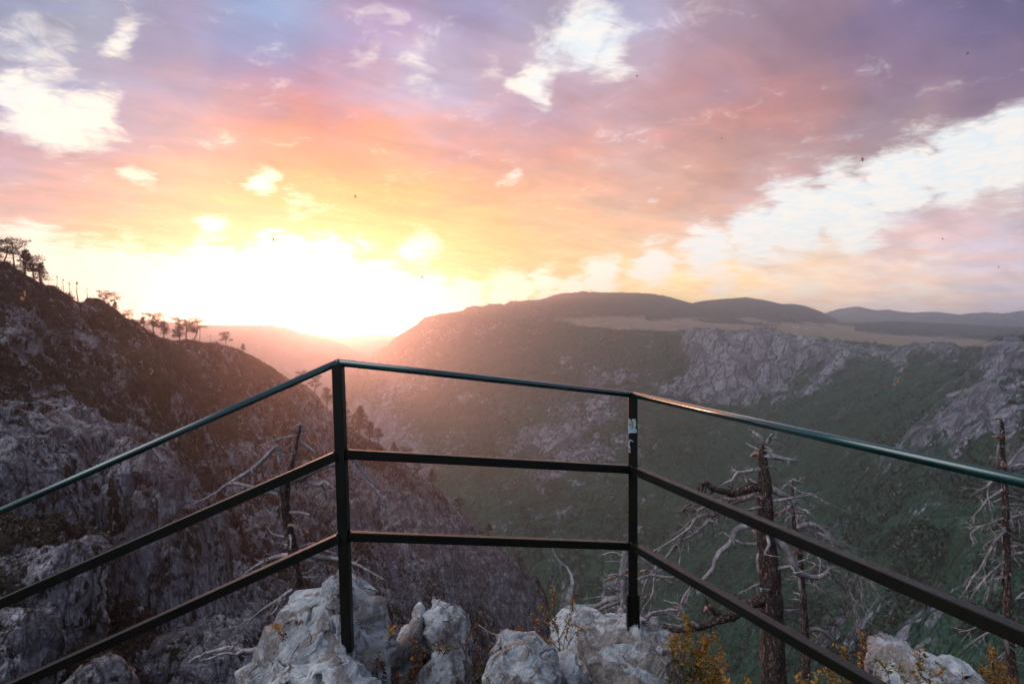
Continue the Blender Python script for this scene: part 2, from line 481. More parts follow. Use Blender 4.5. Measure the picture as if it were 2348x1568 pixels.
def terrain_mat(name, s, green, green2, rock, rock2, meadow, forest, streak=(1, 1, 0.35), bump=1.0, fine=1.0):
    """s = metres of a typical outcrop; mask: R rock, G meadow, B forest"""
    m, N = new_mat(name)
    P = N.coord()
    PS = N.vec('MULTIPLY', P, streak)
    at_ = N.node('ShaderNodeAttribute', attribute_name='mask')
    sp = N.node('ShaderNodeSeparateColor'); N.l.new(at_.outputs['Color'], sp.inputs[0])
    n1 = N.noise(PS, 1.0 / s, 7, 0.66, 0.6)
    n2 = N.noise(PS, 5.0 / s, 5, 0.62, 0.2)
    n3 = N.noise(P, 14.0 / s * fine, 4, 0.6)
    v1 = N.voro(PS, 7.0 / s, 'DISTANCE_TO_EDGE')
    f = N.math('ADD', N.math('MULTIPLY', N.math('SUBTRACT', n1, 0.5), 2.8), N.math('MULTIPLY', N.math('SUBTRACT', n2, 0.5), 2.2))
    f = N.math('ADD', f, N.math('MULTIPLY', N.math('SUBTRACT', N.noise(PS, 0.24 / s, 4, 0.6, 0.4), 0.5), 1.7))
    f = N.math('ADD', f, sp.outputs[0])
    f = N.math('ADD', f, N.math('MULTIPLY', N.math('SUBTRACT', n3, 0.5), 0.5))
    rf = N.smooth(f, 0.42, 0.62)
    gcol = N.mix(N.smooth(n2, 0.35, 0.65), green, green2)
    gcol = N.mix(N.smooth(n3, 0.35, 0.62), gcol, tuple(c * 0.45 for c in green))
    nl = N.noise(N.vec('MULTIPLY', P, (1.0, 1.0, 0.45)), 0.28 / s, 5, 0.6, 0.8)
    gcol = N.mix(N.smooth(nl, 0.46, 0.60), gcol, N.mix(n2, tuple(c * 0.5 for c in green), tuple(c * 0.65 for c in green2)))
    rcol = N.mix(N.smooth(N.noise(PS, 9.0 / s, 5, 0.7), 0.36, 0.62), rock, rock2)
    rcol = N.mix(N.smooth(v1, 0.0, 0.06, 0.5, 0.0), rcol, tuple(c * 0.3 for c in rock2))
    wq = N.vec('ADD', PS, N.vec('SCALE', N.vec('SUBTRACT', N.noise(PS, 2.0 / s, 3, 0.6, color=True), (0.5, 0.5, 0.5)), scale=0.5 * s))
    v2 = N.voro(wq, 1.3 / s, 'DISTANCE_TO_EDGE')
    rcol = N.mix(N.smooth(v2, 0.0, 0.05, 0.9, 0.0), rcol, tuple(c * 0.12 for c in rock2))
    tone = N.smooth(N.noise(N.vec('MULTIPLY', P, (1.5, 1.5, 0.25)), 0.8 / s, 5, 0.65, 0.5), 0.34, 0.64)
    rcol = N.mix(tone, tuple(c * 0.55 for c in rock2), rcol)
    mcol = N.mix(N.smooth(n1, 0.4, 0.6), meadow, tuple(c * 0.72 for c in meadow))
    mf = N.smooth(N.math('ADD', sp.outputs[1], N.math('ADD', N.math('MULTIPLY', N.math('SUBTRACT', n1, 0.5), 1.6), N.math('MULTIPLY', N.math('SUBTRACT', n2, 0.5), 1.2))), 0.35, 0.65)
    col = N.mix(rf, gcol, rcol)
    col = N.mix(mf, col, mcol)
    ff = N.smooth(N.math('ADD', sp.outputs[2], N.math('MULTIPLY', N.math('SUBTRACT', n2, 0.5), 1.4)), 0.42, 0.58)
    fcol = N.mix(N.smooth(n3, 0.4, 0.6), forest, tuple(c * 0.55 for c in forest))
    col = N.mix(ff, col, fcol)
    h = N.math('ADD', N.math('MULTIPLY', n2, 0.5), N.math('MULTIPLY', n3, 0.35))
    h = N.math('ADD', h, N.math('MULTIPLY', N.smooth(v1, 0.0, 0.2), 0.25))
    h = N.math('ADD', h, N.math('MULTIPLY', N.smooth(v2, 0.0, 0.12), 0.9))
    nb = N.bump(h, 0.9, s * 0.22 * bump)
    finish(N, principled(N, col, 0.95, nb, 0.1))
    return m


M = {}
M['far_slope'] = terrain_mat('canyon_slope', 75.0, (0.038, 0.095, 0.066), (0.078, 0.120, 0.062), (0.40, 0.38, 0.42), (0.19, 0.185, 0.22),
                             (0.36, 0.27, 0.20), (0.048, 0.062, 0.064))
M['near_slope'] = terrain_mat('crag_slope', 11.0, (0.028, 0.023, 0.015), (0.062, 0.046, 0.036), (0.50, 0.47, 0.50), (0.20, 0.175, 0.19),
                              (0.1, 0.09, 0.05), (0.02, 0.02, 0.014), streak=(1.3, 1.0, 0.55))
M['pale_cliff'] = terrain_mat('pale_cliff', 9.0, (0.035, 0.033, 0.022), (0.05, 0.045, 0.03), (0.42, 0.40, 0.43), (0.20, 0.18, 0.20),
                              (0.1, 0.09, 0.05), (0.02, 0.02, 0.014), streak=(1.3, 1.1, 0.42))


def ridge_mat():
    m, N = new_mat('distant_ridge')
    P = N.coord()
    n = N.noise(P, 0.004, 6, 0.6)
    n2 = N.noise(P, 0.02, 5, 0.6)
    col = N.mix(N.smooth(n, 0.4, 0.6), (0.045, 0.085, 0.10), (0.08, 0.11, 0.115))
    finish(N, principled(N, col, 0.95, N.bump(n2, 0.8, 30.0), 0.1))
    return m


M['ridge'] = ridge_mat()


def limestone():
    m, N = new_mat('limestone')
    P = N.coord()
    big = N.noise(P, 3.6, 5, 0.62, 1.2)
    mid = N.noise(P, 11.0, 6, 0.65, 0.4)
    fine = N.noise(P, 48.0, 6, 0.7)
    stain = N.smooth(N.math('ADD', big, N.math('MULTIPLY', N.math('SUBTRACT', mid, 0.5), 0.7)), 0.475, 0.53)
    pale = N.mix(N.smooth(mid, 0.36, 0.64), (0.27, 0.28, 0.30), (0.55, 0.555, 0.56))
    brown = N.mix(N.smooth(fine, 0.38, 0.62), (0.11, 0.088, 0.08), (0.24, 0.195, 0.175))
    col = N.mix(N.math('MULTIPLY', stain, 0.85), pale, brown)
    warm = N.smooth(N.noise(N.vec('ADD', P, (3.1, 8.0, 1.0)), 5.0, 5, 0.6), 0.56, 0.66)
    col = N.mix(N.math('MULTIPLY', warm, 0.5), col, (0.36, 0.27, 0.21))
    dark = N.smooth(N.noise(P, 26.0, 5, 0.75), 0.60, 0.70)
    col = N.mix(N.math('MULTIPLY', dark, 0.55), col, (0.10, 0.095, 0.09))
    wp = N.vec('ADD', P, N.vec('SCALE', N.vec('SUBTRACT', N.noise(P, 7.0, 3, 0.5, color=True), (0.5, 0.5, 0.5)), scale=0.16))
    ck = N.voro(N.vec('MULTIPLY', wp, (1.0, 1.0, 0.6)), 4.2, 'DISTANCE_TO_EDGE')
    crack = N.smooth(N.math('ADD', ck, N.math('MULTIPLY', N.math('SUBTRACT', fine, 0.5), 0.02)), 0.0, 0.016)
    gate = N.smooth(N.noise(P, 5.0, 3, 0.6), 0.52, 0.60)
    crk = N.math('MAXIMUM', crack, N.math('SUBTRACT', 1.0, gate))
    col = N.mix(crk, (0.05, 0.045, 0.04), col)
    pits = N.smooth(N.voro(P, 60.0, 'F1'), 0.0, 0.35)
    h = N.math('ADD', N.math('MULTIPLY', mid, 0.5), N.math('MULTIPLY', fine, 0.32))
    h = N.math('ADD', h, N.math('MULTIPLY', pits, 0.05))
    h = N.math('ADD', h, N.math('MULTIPLY', crk, 0.28))
    nb = N.bump(h, 0.9, 0.03)
    finish(N, principled(N, col, 0.88, nb, 0.25))
    return m


M['limestone'] = limestone()


def paint(name, rough0, rough1, col=(0.012, 0.055, 0.045)):
    m, N = new_mat(name)
    P = N.coord()
    n = N.noise(P, 55.0, 6, 0.7)
    n2 = N.noise(N.vec('MULTIPLY', P, (1, 1, 1)), 6.0, 4, 0.6)
    c = N.mix(N.smooth(n2, 0.4, 0.65), col, tuple(q * 0.6 for q in col))
    chip = N.smooth(N.noise(P, 90.0, 5, 0.8), 0.64 + (0.30 if rough0 < 0.3 else 0), 0.74 + (0.30 if rough0 < 0.3 else 0))
    c = N.mix(chip, c, (0.06, 0.028, 0.015))
    rough = N.smooth(n, 0.3, 0.7, rough0, rough1)
    nb = N.bump(N.math('ADD', n, N.math('MULTIPLY', chip, -0.5)), 0.05 if rough0 < 0.3 else 0.15, 0.0015)
    finish(N, principled(N, c, rough, nb, 0.6 if rough0 < 0.3 else 0.3, 0.0, 1.0 if rough0 < 0.3 else 0.0))
    return m


M['rail_paint'] = paint('green_gloss_paint', 0.10, 0.20, (0.002, 0.040, 0.034))
M['post_paint'] = paint('worn_dark_green_paint', 0.30, 0.50, (0.007, 0.007, 0.004))


def simple(name, col, rough=0.7, spec=0.3, var=0.3, scale=20.0):
    m, N = new_mat(name)
    n = N.noise(N.coord(), scale, 5, 0.6)
    c = N.mix(N.smooth(n, 0.35, 0.65), col, tuple(q * (1 - var) for q in col))
    finish(N, principled(N, c, rough, None, spec))
    return m


M['sticker'] = simple('sticker_paper', (0.60, 0.70, 0.62), 0.6)
M['sticker_blue'] = simple('sticker_blue_paper', (0.42, 0.60, 0.80), 0.6)
M['ink'] = simple('sticker_ink', (0.02, 0.07, 0.06), 0.6)
M['ink_red'] = simple('sticker_red_ink', (0.5, 0.06, 0.05), 0.6)


def wood(name, pale, dark, sc=1.0, bark=False):
    m, N = new_mat(name)
    P = N.coord()
    PS = N.vec('MULTIPLY', P, (1, 1, 0.22 if bark else 0.4))
    n = N.noise(PS, 22 * sc, 6, 0.7, 0.5)
    n2 = N.noise(P, 4.0 * sc, 4, 0.6)
    c = N.mix(N.smooth(n, 0.36, 0.62), dark, pale)
    c = N.mix(N.smooth(n2, 0.45, 0.62), c, tuple(q * 0.45 for q in pale))
    if bark:
        wv_ = N.vec('ADD', N.vec('MULTIPLY', P, (1, 1, 0.30)), N.vec('SCALE', N.noise(P, 14.0, 5, 0.65, color=True), scale=0.09))
        v = N.voro(wv_, 30.0 * sc, 'DISTANCE_TO_EDGE')
        e = N.smooth(N.math('ADD', v, N.math('MULTIPLY', N.math('SUBTRACT', n, 0.5), 0.5)), 0.0, 0.30)
        c = N.mix(e, tuple(q * 0.45 for q in dark), c)
        h = N.math('ADD', N.math('MULTIPLY', e, 0.8), N.math('MULTIPLY', n, 0.4))
        nb = N.bump(h, 1.0, 0.04)
    else:
        nb = N.bump(n, 1.0, 0.015)
    finish(N, principled(N, c, 0.85, nb, 0.2))
    return m


M['bark'] = wood('dead_pine_bark', (0.33, 0.235, 0.215), (0.15, 0.085, 0.07), 1.0, True)
M['deadwood'] = wood('weathered_deadwood', (0.42, 0.38, 0.39), (0.17, 0.13, 0.125), 1.0)
M['twisted'] = wood('twisted_limb_wood', (0.30, 0.235, 0.225), (0.11, 0.075, 0.068), 1.0)
M['torn_wood'] = wood('torn_orange_wood', (0.42, 0.25, 0.19), (0.22, 0.12, 0.09), 1.0)
M['live_trunk'] = wood('pine_trunk', (0.10, 0.075, 0.06), (0.05, 0.035, 0.03), 0.05)


def foliage(name, cols, trans=0.5, sc=3.0, rough=0.65):
    m, N = new_mat(name)
    P = N.coord()
    n = N.noise(P, sc, 3, 0.6)
    n2 = N.voro(P, sc * 9, 'F1', 'Color')
    s_ = N.node('ShaderNodeSeparateColor'); N.l.new(n2, s_.inputs[0])
    c = N.mix(N.smooth(n, 0.38, 0.62), cols[0], cols[1])
    c = N.mix(N.smooth(s_.outputs[0], 0.55, 0.75), c, cols[2])
    d = N.node('ShaderNodeBsdfDiffuse'); N.put(d.inputs[0], c)
    t = N.node('ShaderNodeBsdfTranslucent'); N.put(t.inputs[0], c)
    gl = N.node('ShaderNodeBsdfGlossy'); gl.inputs['Roughness'].default_value = 0.45
    mx = N.node('ShaderNodeMixShader'); mx.inputs[0].default_value = trans
    N.l.new(d.outputs[0], mx.inputs[1]); N.l.new(t.outputs[0], mx.inputs[2])
    m2 = N.node('ShaderNodeMixShader'); m2.inputs[0].default_value = 0.04
    N.l.new(mx.outputs[0], m2.inputs[1]); N.l.new(gl.outputs[0], m2.inputs[2])
    finish(N, m2.outputs[0])
    return m


M['needles'] = foliage('pine_needles', [(0.030, 0.032, 0.016), (0.050, 0.045, 0.022), (0.065, 0.050, 0.028)], 0.25, 0.2)
M['leaf_orange'] = foliage('autumn_leaves', [(0.50, 0.24, 0.035), (0.34, 0.21, 0.04), (0.62, 0.34, 0.05)], 0.5, 8)
M['leaf_rust'] = foliage('rusty_leaves', [(0.22, 0.06, 0.02), (0.15, 0.055, 0.02), (0.30, 0.10, 0.03)], 0.45, 8)
M['leaf_green'] = foliage('green_leaves', [(0.09, 0.13, 0.04), (0.14, 0.16, 0.045), (0.22, 0.18, 0.04)], 0.4, 8)
M['leaf_dark'] = foliage('dark_leaves', [(0.028, 0.03, 0.016), (0.05, 0.045, 0.02), (0.12, 0.07, 0.02)], 0.4, 8)
M['leaf_yellow'] = foliage('yellow_leaves', [(0.55, 0.26, 0.02), (0.40, 0.20, 0.02), (0.6, 0.34, 0.04)], 0.5, 8)
M['stem'] = simple('plant_stem', (0.12, 0.075, 0.06), 0.8)
M['straw'] = simple('dry_straw', (0.55, 0.38, 0.26), 0.8)
M['soil'] = simple('dark_soil', (0.035, 0.028, 0.022), 0.95, 0.1, 0.6, 9.0)

# ------------------------------------------------------------------ terrain patches


def gs(a, k):
    if k <= 0: return a
    r = int(k * 3)
    w = np.exp(-0.5 * (np.arange(-r, r + 1) / k) ** 2); w /= w.sum()
    return np.convolve(np.pad(a, r, mode='edge'), w, mode='valid')


def patch(name, sil, cols, nx, ny, mat, masks, amp, scale, x0, x1, xs=40, ridge_keep=0.25, rowpow=1.0, kind='structure', octs=6, ridged=True, fine_sil=0.0, back=0.25, warp=(1, 1, 1), push=None):
    """a lofted slope: sil = skyline (x,y); cols = [(x, d0, [(y,d)...])]; masks(px,py,noise)->rgb"""
    px = np.linspace(x0, x1, nx)
    sy = np.interp(px, [s[0] for s in sil], [s[1] for s in sil])
    cx = [c[0] for c in cols]
    K = len(cols[0][2])
    ld0 = gs(np.interp(px, cx, [math.log(c[1]) for c in cols]), xs)
    ys = [sy]; ds = [ld0]
    for k in range(K):
        ys.append(gs(np.interp(px, cx, [c[2][k][0] for c in cols]), xs))
        ds.append(gs(np.interp(px, cx, [math.log(c[2][k][1]) for c in cols]), xs))
    ys = np.array(ys); ds = np.array(ds)
    for k in range(1, K + 1): ys[k] = np.maximum(ys[k], ys[k - 1] + 2)
    t = np.linspace(0, 1, ny) ** rowpow * K
    i = np.clip(t.astype(int), 0, K - 1); f = (t - i)[:, None]
    # monotone hermite
    def herm(A):
        m = np.zeros_like(A)
        dlt = np.diff(A, axis=0)
        for k in range(1, K):
            s = dlt[k - 1] * dlt[k]
            m[k] = np.where(s > 0, 2 * s / (dlt[k - 1] + dlt[k] + 1e-12), 0)
        m[0] = dlt[0]; m[K] = dlt[K - 1]
        return ((2 * f ** 3 - 3 * f ** 2 + 1) * A[i] + (f ** 3 - 2 * f ** 2 + f) * m[i] + (-2 * f ** 3 + 3 * f ** 2) * A[i + 1] + (f ** 3 - f ** 2) * m[i + 1])
    Y = herm(ys); Dp = np.exp(herm(ds))
    PX = np.broadcast_to(px, Y.shape)
    if push is not None: Dp = Dp * (1 + push(PX, Y))
    P = at(PX, Y, Dp)
    # normals
    du = np.gradient(P, axis=1); dv = np.gradient(P, axis=0)
    nrm = np.cross(du, dv); nrm /= np.maximum(np.linalg.norm(nrm, axis=2), 1e-9)[..., None]
    tocam = EYE - P
    sg = np.sign((nrm * tocam).sum(2)); nrm *= sg[..., None]
    flat = P.reshape(-1, 3)
    q = flat / scale * np.array(warp)
    n1 = fbm(q, octs, 0.52, ridged)
    n2 = fbm(q * 3.1 + 50, 4, 0.55)
    mk = masks(PX.ravel(), Y.ravel(), flat)
    a = amp * (0.55 * n1 + 0.45 * n2 + 0.10 * fbm(q * 9 + 90, 3, 0.6)).reshape(Y.shape)
    a = a * (0.45 + 0.75 * np.clip(mk[:, 0].reshape(Y.shape), 0, 1)) * (1 - 0.85 * np.clip(mk[:, 1].reshape(Y.shape), 0, 1))
    keep = np.clip(np.arange(ny) / (ny * 0.05), 0, 1)[:, None] ** 0.8
    a = a * (ridge_keep + (1 - ridge_keep) * keep)
    P = P + nrm * a[..., None]
    if fine_sil:
        P[..., 2] += (fbm(flat / (fine_sil * 4), 4, 0.7).reshape(Y.shape)) * fine_sil * (1 - keep)
    # back side
    rows = []
    ridge = P[0]
    bv = (ridge - EYE); bv[:, 2] = 0; bv /= np.linalg.norm(bv, axis=1)[:, None]
    for k in range(6, 0, -1):
        s = (k / 6.0)
        rows.append(ridge + bv * (Dp[0] * back * s)[:, None] - np.array([0, 0, 1]) * (Dp[0] * back * s * (0.25 + 0.5 * s))[:, None])
    B = np.array(rows)
    full = np.concatenate([B, P], 0)
    mkf = np.concatenate([np.tile(mk.reshape(ny, nx, 3)[0], (6, 1, 1)), mk.reshape(ny, nx, 3)], 0).reshape(-1, 3)
    nyf = ny + 6
    idx = np.arange(nyf * nx).reshape(nyf, nx)
    faces = np.stack([idx[:-1, :-1], idx[1:, :-1], idx[1:, 1:], idx[:-1, 1:]], -1).reshape(-1, 4)
    rgba = np.concatenate([mkf, np.ones((len(mkf), 1))], 1)
    o = mesh_np(name, full.reshape(-1, 3), faces, mat, attrs={'mask': rgba})
    if kind: o['kind'] = kind
    return o, px, P, Y, Dp, mk.reshape(ny, nx, 3)


def blob(px, py, x, y, rx, ry, a=0.0):
    c, s = math.cos(R(a)), math.sin(R(a))
    u = ((px - x) * c + (py - y) * s) / rx; v = (-(px - x) * s + (py - y) * c) / ry
    return np.exp(-(u * u + v * v) ** 1.5)


# --- opposite canyon wall with its plateau
SIL = [(560, 1100), (620, 1020), (680, 960), (740, 905), (800, 858), (845, 828), (861, 818), (866, 808), (871, 801), (890, 794), (905, 776), (918, 768), (935, 757), (958, 745), (963, 738), (972, 729),
       (1000, 724), (1030, 718), (1062, 713), (1066, 709), (1070, 705), (1090, 703), (1110, 704), (1130, 698), (1148, 697), (1156, 700), (1172, 691), (1190, 692), (1205, 690), (1240, 688), (1265, 679),
       (1290, 673), (1328, 671), (1334, 668), (1352, 670), (1400, 671), (1470, 672), (1500, 674), (1530, 680), (1560, 688), (1588, 695), (1600, 692), (1650, 686), (1710, 682), (1740, 686), (1770, 692),
       (1790, 697), (1820, 697), (1850, 703), (1880, 714), (1905, 727), (1930, 739), (1960, 741), (2000, 740), (2040, 737), (2120, 739), (2200, 744), (2280, 748), (2348, 751), (2500, 757), (2900, 765)]
# x, ridge distance, then rows: plateau mid, rim, cliff foot, slope mid, slope low, foot, below frame
COLS = [
    (560, 3400, [(1110, 3350), (1120, 3300), (1140, 3200), (1200, 3000), (1300, 2750), (1400, 2600), (1700, 2500)]),
    (740, 3700, [(930, 3600), (960, 3500), (1010, 3400), (1120, 3150), (1240, 2800), (1360, 2550), (1700, 2400)]),
    (870, 4000, [(830, 3900), (860, 3800), (940, 3600), (1060, 3200), (1200, 2750), (1340, 2450), (1700, 2350)]),
    (1000, 4400, [(760, 4150), (800, 4000), (900, 3650), (1030, 3100), (1180, 2650), (1330, 2330), (1700, 2250)]),
    (1150, 5000, [(725, 4500), (760, 4200), (880, 3650), (1030, 3000), (1180, 2500), (1320, 2230), (1700, 2150)]),
    (1300, 5600, [(715, 4700), (745, 4000), (860, 3500), (1020, 2900), (1190, 2400), (1325, 2180), (1700, 2100)]),
    (1450, 6200, [(735, 4700), (757, 3800), (880, 3350), (1020, 2800), (1200, 2300), (1400, 1950), (1700, 1700)]),
    (1600, 7000, [(735, 5000), (762, 3500), (900, 3150), (1030, 2700), (1220, 2150), (1420, 1700), (1700, 1350)]),
    (1750, 7200, [(740, 5000), (765, 3350), (890, 3050), (1030, 2550), (1220, 1950), (1420, 1450), (1700, 1100)]),
    (1900, 6800, [(752, 5000), (786, 3150), (880, 2850), (1010, 2300), (1200, 1700), (1400, 1250), (1700, 950)]),
    (2050, 6300, [(768, 4800), (797, 3000), (870, 2600), (990, 1900), (1170, 1350), (1380, 1050), (1700, 830)]),
    (2200, 6300, [(775, 4800), (800, 2700), (860, 2100), (970, 1550), (1150, 1150), (1370, 920), (1700, 740)]),
    (2348, 6300, [(772, 4800), (787, 2000), (850, 1600), (960, 1280), (1140, 1000), (1360, 820), (1700, 680)]),
    (2550, 6300, [(770, 4300), (782, 1500), (850, 1300), (960, 1080), (1140, 900), (1360, 750), (1700, 640)]),
    (2900, 6300, [(772, 4000), (785, 1200), (850, 1050), (960, 950), (1140, 820), (1360, 700), (1700, 600)]),
]


def far_masks(px, py, P):
    rim = np.interp(px, [c[0] for c in COLS], [c[2][1][0] for c in COLS])
    rock = np.full(px.shape, -0.12)
    for (x, y, rx, ry, a, w) in [
        (1620, 800, 60, 60, 0, .75), (1700, 850, 110, 70, 0, .85), (1790, 820, 90, 60, 0, .8), (1630, 880, 60, 50, 0, .6), (1740, 880, 50, 60, 0, .6),
        (1640, 905, 45, 40, 0, .7), (1690, 900, 45, 30, 0, .6), (1920, 830, 22, 45, 10, .7), (1900, 800, 60, 25, 0, .4), (2070, 850, 22, 40, 0, .45), (2000, 820, 60, 20, 0, .35),
        (1880, 880, 70, 14, -40, .6), (1800, 930, 60, 12, -40, .45), (2150, 800, 60, 20, 0, .4),
        (1430, 880, 90, 40, -20, .4), (1550, 900, 40, 40, 0, .4), (1330, 990, 120, 34, -25, .62), (1220, 1010, 70, 30, -25, .5), (1130, 940, 90, 22, 25, .45),
        (1350, 1060, 70, 30, -20, .5), (1230, 1090, 60, 40, 0, .45), (1060, 930, 80, 20, -30, .4), (930, 870, 80, 30, -40, .5), (860, 950, 60, 60, 0, .55), (950, 1050, 80, 60, 0, .55), (1050, 1010, 40, 30, 0, .5),
        (880, 1010, 60, 50, 0, .5), (1500, 1000, 60, 40, -30, .35), (1250, 760, 130, 16, 0, .2),
        (2230, 930, 110, 90, -35, .44), (2310, 900, 70, 110, 0, .38), (2180, 1000, 90, 50, -20, .42), (2300, 1010, 90, 60, 0, .42), (2080, 1060, 90, 40, -30, .35), (2340, 1080, 60, 60, 0, .4),
        (2320, 830, 50, 40, 0, .5), (1900, 1230, 60, 30, -30, .3), (2000, 1420, 160, 60, -20, .35), (1650, 1440, 120, 60, 0, .2), (2230, 1380, 100, 60, -20, .35), (1990, 1500, 200, 60, 0, .3), (2260, 1300, 60, 30, 0, .25)]:
        rock = rock + blob(px, py, x, y, rx, ry, a) * w
    rock = rock + 0.36 * fbm(P / np.array([200.0, 200.0, 420.0]), 5) + 0.05 + 0.34 * np.clip((py - rim) / 12, 0, 1) * np.clip((rim + 85 - py) / 60, 0, 1) * np.clip((px - 1450) / 90, 0, 1)
    rock = rock + 0.15 * np.clip((1520 - px) / 120, 0, 1) * np.clip((py - rim - 10) / 30, 0, 1)
    green = blob(px, py, 1500, 860, 120, 30, -55) * .3 + blob(px, py, 1180, 850, 60, 120, 40) * .1
    rock = rock - green
    n = fbm(P / 500.0, 4)
    meadow = np.clip((rim - py) / 8.0 + 0.6 + 1.2 * n, 0, 1) * (py > 712 + 40 * n) * np.clip((px - 1230) / 120.0, 0, 1)
    meadow = np.where(px < 1480, meadow * np.clip((py - 722) / 14.0, 0, 1), meadow)
    meadow = np.where((px > 1480) & (px < 1960), meadow * np.clip((py - 731 - 26 * n - (px - 1500) * 0.03) / 6.0, 0, 1), meadow)
    meadow = np.where(px >= 1960, meadow * np.clip((py - (762 + (px - 2040) * 0.075) - 12 * n) / 9.0, 0, 1), meadow)
    forest = np.clip(1 - meadow * 2, 0, 1) * (py < rim - 4) * (px > 1500) * (0.62 + 0.5 * n)
    forest = np.maximum(forest, blob(px, py, 1400, 712, 70, 14, 5) * 0.6)
    rock = np.where(py < rim - 3, -0.3 + 0.25 * n, rock)
    rock = np.where((px < 1250) & (py < rim), 0.25 + 0.3 * n, rock)
    return np.stack([rock, meadow, forest], 1)


far, far_px, far_P, far_Y, far_D, far_M = patch('hillside', SIL, COLS, 900, 620, M['far_slope'], far_masks, 95.0, 420.0, 560, 2900, xs=14, ridge_keep=0.12, fine_sil=9.0, back=0.3, warp=(1, 1, 0.7))

# --- distant ridges
RM = lambda px, py, P: np.stack([np.full(px.shape, -1.0), np.zeros(px.shape), np.zeros(px.shape)], 1)


def ridge(sil, d, x0, x1, drop, seed):
    cols = [(x, d, [(750 + drop * 0.4, d * 0.93), (750 + drop, d * 0.85)]) for x in np.linspace(x0, x1, 5)]
    cols = [(c[0], c[1], [(max(c[2][0][0], np.interp(c[0], [s[0] for s in sil], [s[1] for s in sil]) + 12), c[2][0][1]), (c[2][1][0] + 30, c[2][1][1])]) for c in cols]
    o = patch('distant_hills', sil, cols, 420, 60, M['ridge'], RM, d * 0.012, d * 0.12 + seed, x0, x1, xs=6, ridge_keep=0.3, fine_sil=d * 0.0012, octs=5)[0]
    return o


ridge([(-300, 690), (100, 722), (300, 732), (370, 737), (460, 745), (560, 746), (620, 745), (655, 751), (690, 763), (720, 771), (760, 781), (790, 791), (830, 808), (880, 835), (960, 880), (1100, 960)], 4300, -300, 1100, 420, 3)
ridge([(500, 760), (640, 762), (700, 765), (730, 770), (770, 779), (800, 781), (850, 780), (900, 781), (1000, 790), (1100, 800)], 5600, 500, 1100, 160, 9)
ridge([(500, 752), (640, 758), (700, 764), (740, 769), (780, 772), (830, 769), (880, 769), (930, 772), (1100, 780)], 7200, 500, 1100, 90, 17)
ridge([(1800, 735), (1870, 728), (1898, 716), (1925, 708), (1945, 706), (1965, 703), (1985, 707), (2010, 712), (2035, 710), (2060, 714), (2090, 717), (2150, 716), (2180, 719), (2200, 721), (2230, 718), (2260, 717), (2300, 719), (2348, 713), (2420, 706), (2600, 715), (2900, 712)], 9000, 1780, 2900, 60, 23)
ridge([(1950, 745), (2050, 735), (2110, 728), (2160, 727), (2200, 727), (2240, 728), (2300, 733), (2348, 737), (2500, 742), (2900, 748)], 8000, 1900, 2900, 50, 31)

# --- the valley floor and far country: one sheet that reaches the horizon, and the river on it
vz = float(at(1300, 1330, 2180)[2]) - 30
gx, gy = np.meshgrid(np.linspace(-9300, 9300, 90), np.linspace(-2400, 11000, 70))
gp = np.stack([gx.ravel(), gy.ravel(), np.zeros(gx.size)], 1)
gp[:, 2] = vz - 60 + 25 * fbm(gp / 2500.0, 4)
ii = np.arange(gx.size).reshape(gx.shape)
tag(mesh_np('ground', gp, np.stack([ii[:-1, :-1], ii[:-1, 1:], ii[1:, 1:], ii[1:, :-1]], -1).reshape(-1, 4), M['ridge']), kind='structure')

# --- left crag
LSIL = [(-500, 330), (-200, 500), (0, 600), (20, 606), (40, 621), (70, 640), (95, 656), (115, 656), (135, 664), (155, 676), (172, 690), (182, 694), (190, 693), (200, 684), (228, 686), (240, 694), (262, 706),
        (290, 729), (315, 742), (340, 762), (365, 774), (400, 781), (430, 778), (455, 784), (490, 786), (520, 794), (550, 802), (575, 815), (600, 828), (625, 843), (650, 862), (675, 876), (700, 884), (730, 910),
        (745, 935), (765, 955), (790, 975), (815, 990), (845, 1012), (870, 1016), (890, 1036), (930, 1068), (950, 1092), (985, 1108), (1008, 1130), (1040, 1168), (1060, 1180), (1090, 1210), (1120, 1228), (1150, 1262),
        (1180, 1278), (1200, 1305), (1230, 1322), (1248, 1360), (1258, 1420), (1270, 1500), (1285, 1600), (1330, 1750)]
LCOLS = [
    (-500, 300, [(600, 230), (900, 160), (1200, 110), (1500, 85), (1900, 70)]),
    (0, 360, [(760, 290), (950, 205), (1200, 150), (1450, 110), (1850, 85)]),
    (200, 430, [(820, 350), (980, 260), (1200, 200), (1450, 140), (1850, 100)]),
    (400, 520, [(900, 430), (1050, 340), (1250, 250), (1450, 180), (1850, 120)]),
    (600, 640, [(950, 560), (1100, 440), (1280, 330), (1470, 250), (1850, 160)]),
    (760, 740, [(1040, 660), (1160, 530), (1300, 430), (1480, 330), (1850, 220)]),
    (900, 800, [(1110, 730), (1210, 600), (1330, 500), (1500, 400), (1850, 280)]),
    (1050, 860, [(1230, 790), (1310, 680), (1400, 590), (1530, 490), (1850, 360)]),
    (1200, 920, [(1350, 870), (1410, 780), (1480, 690), (1580, 600), (1850, 460)]),
    (1330, 960, [(1770, 920), (1780, 880), (1800, 800), (1820, 720), (1900, 620)]),
]


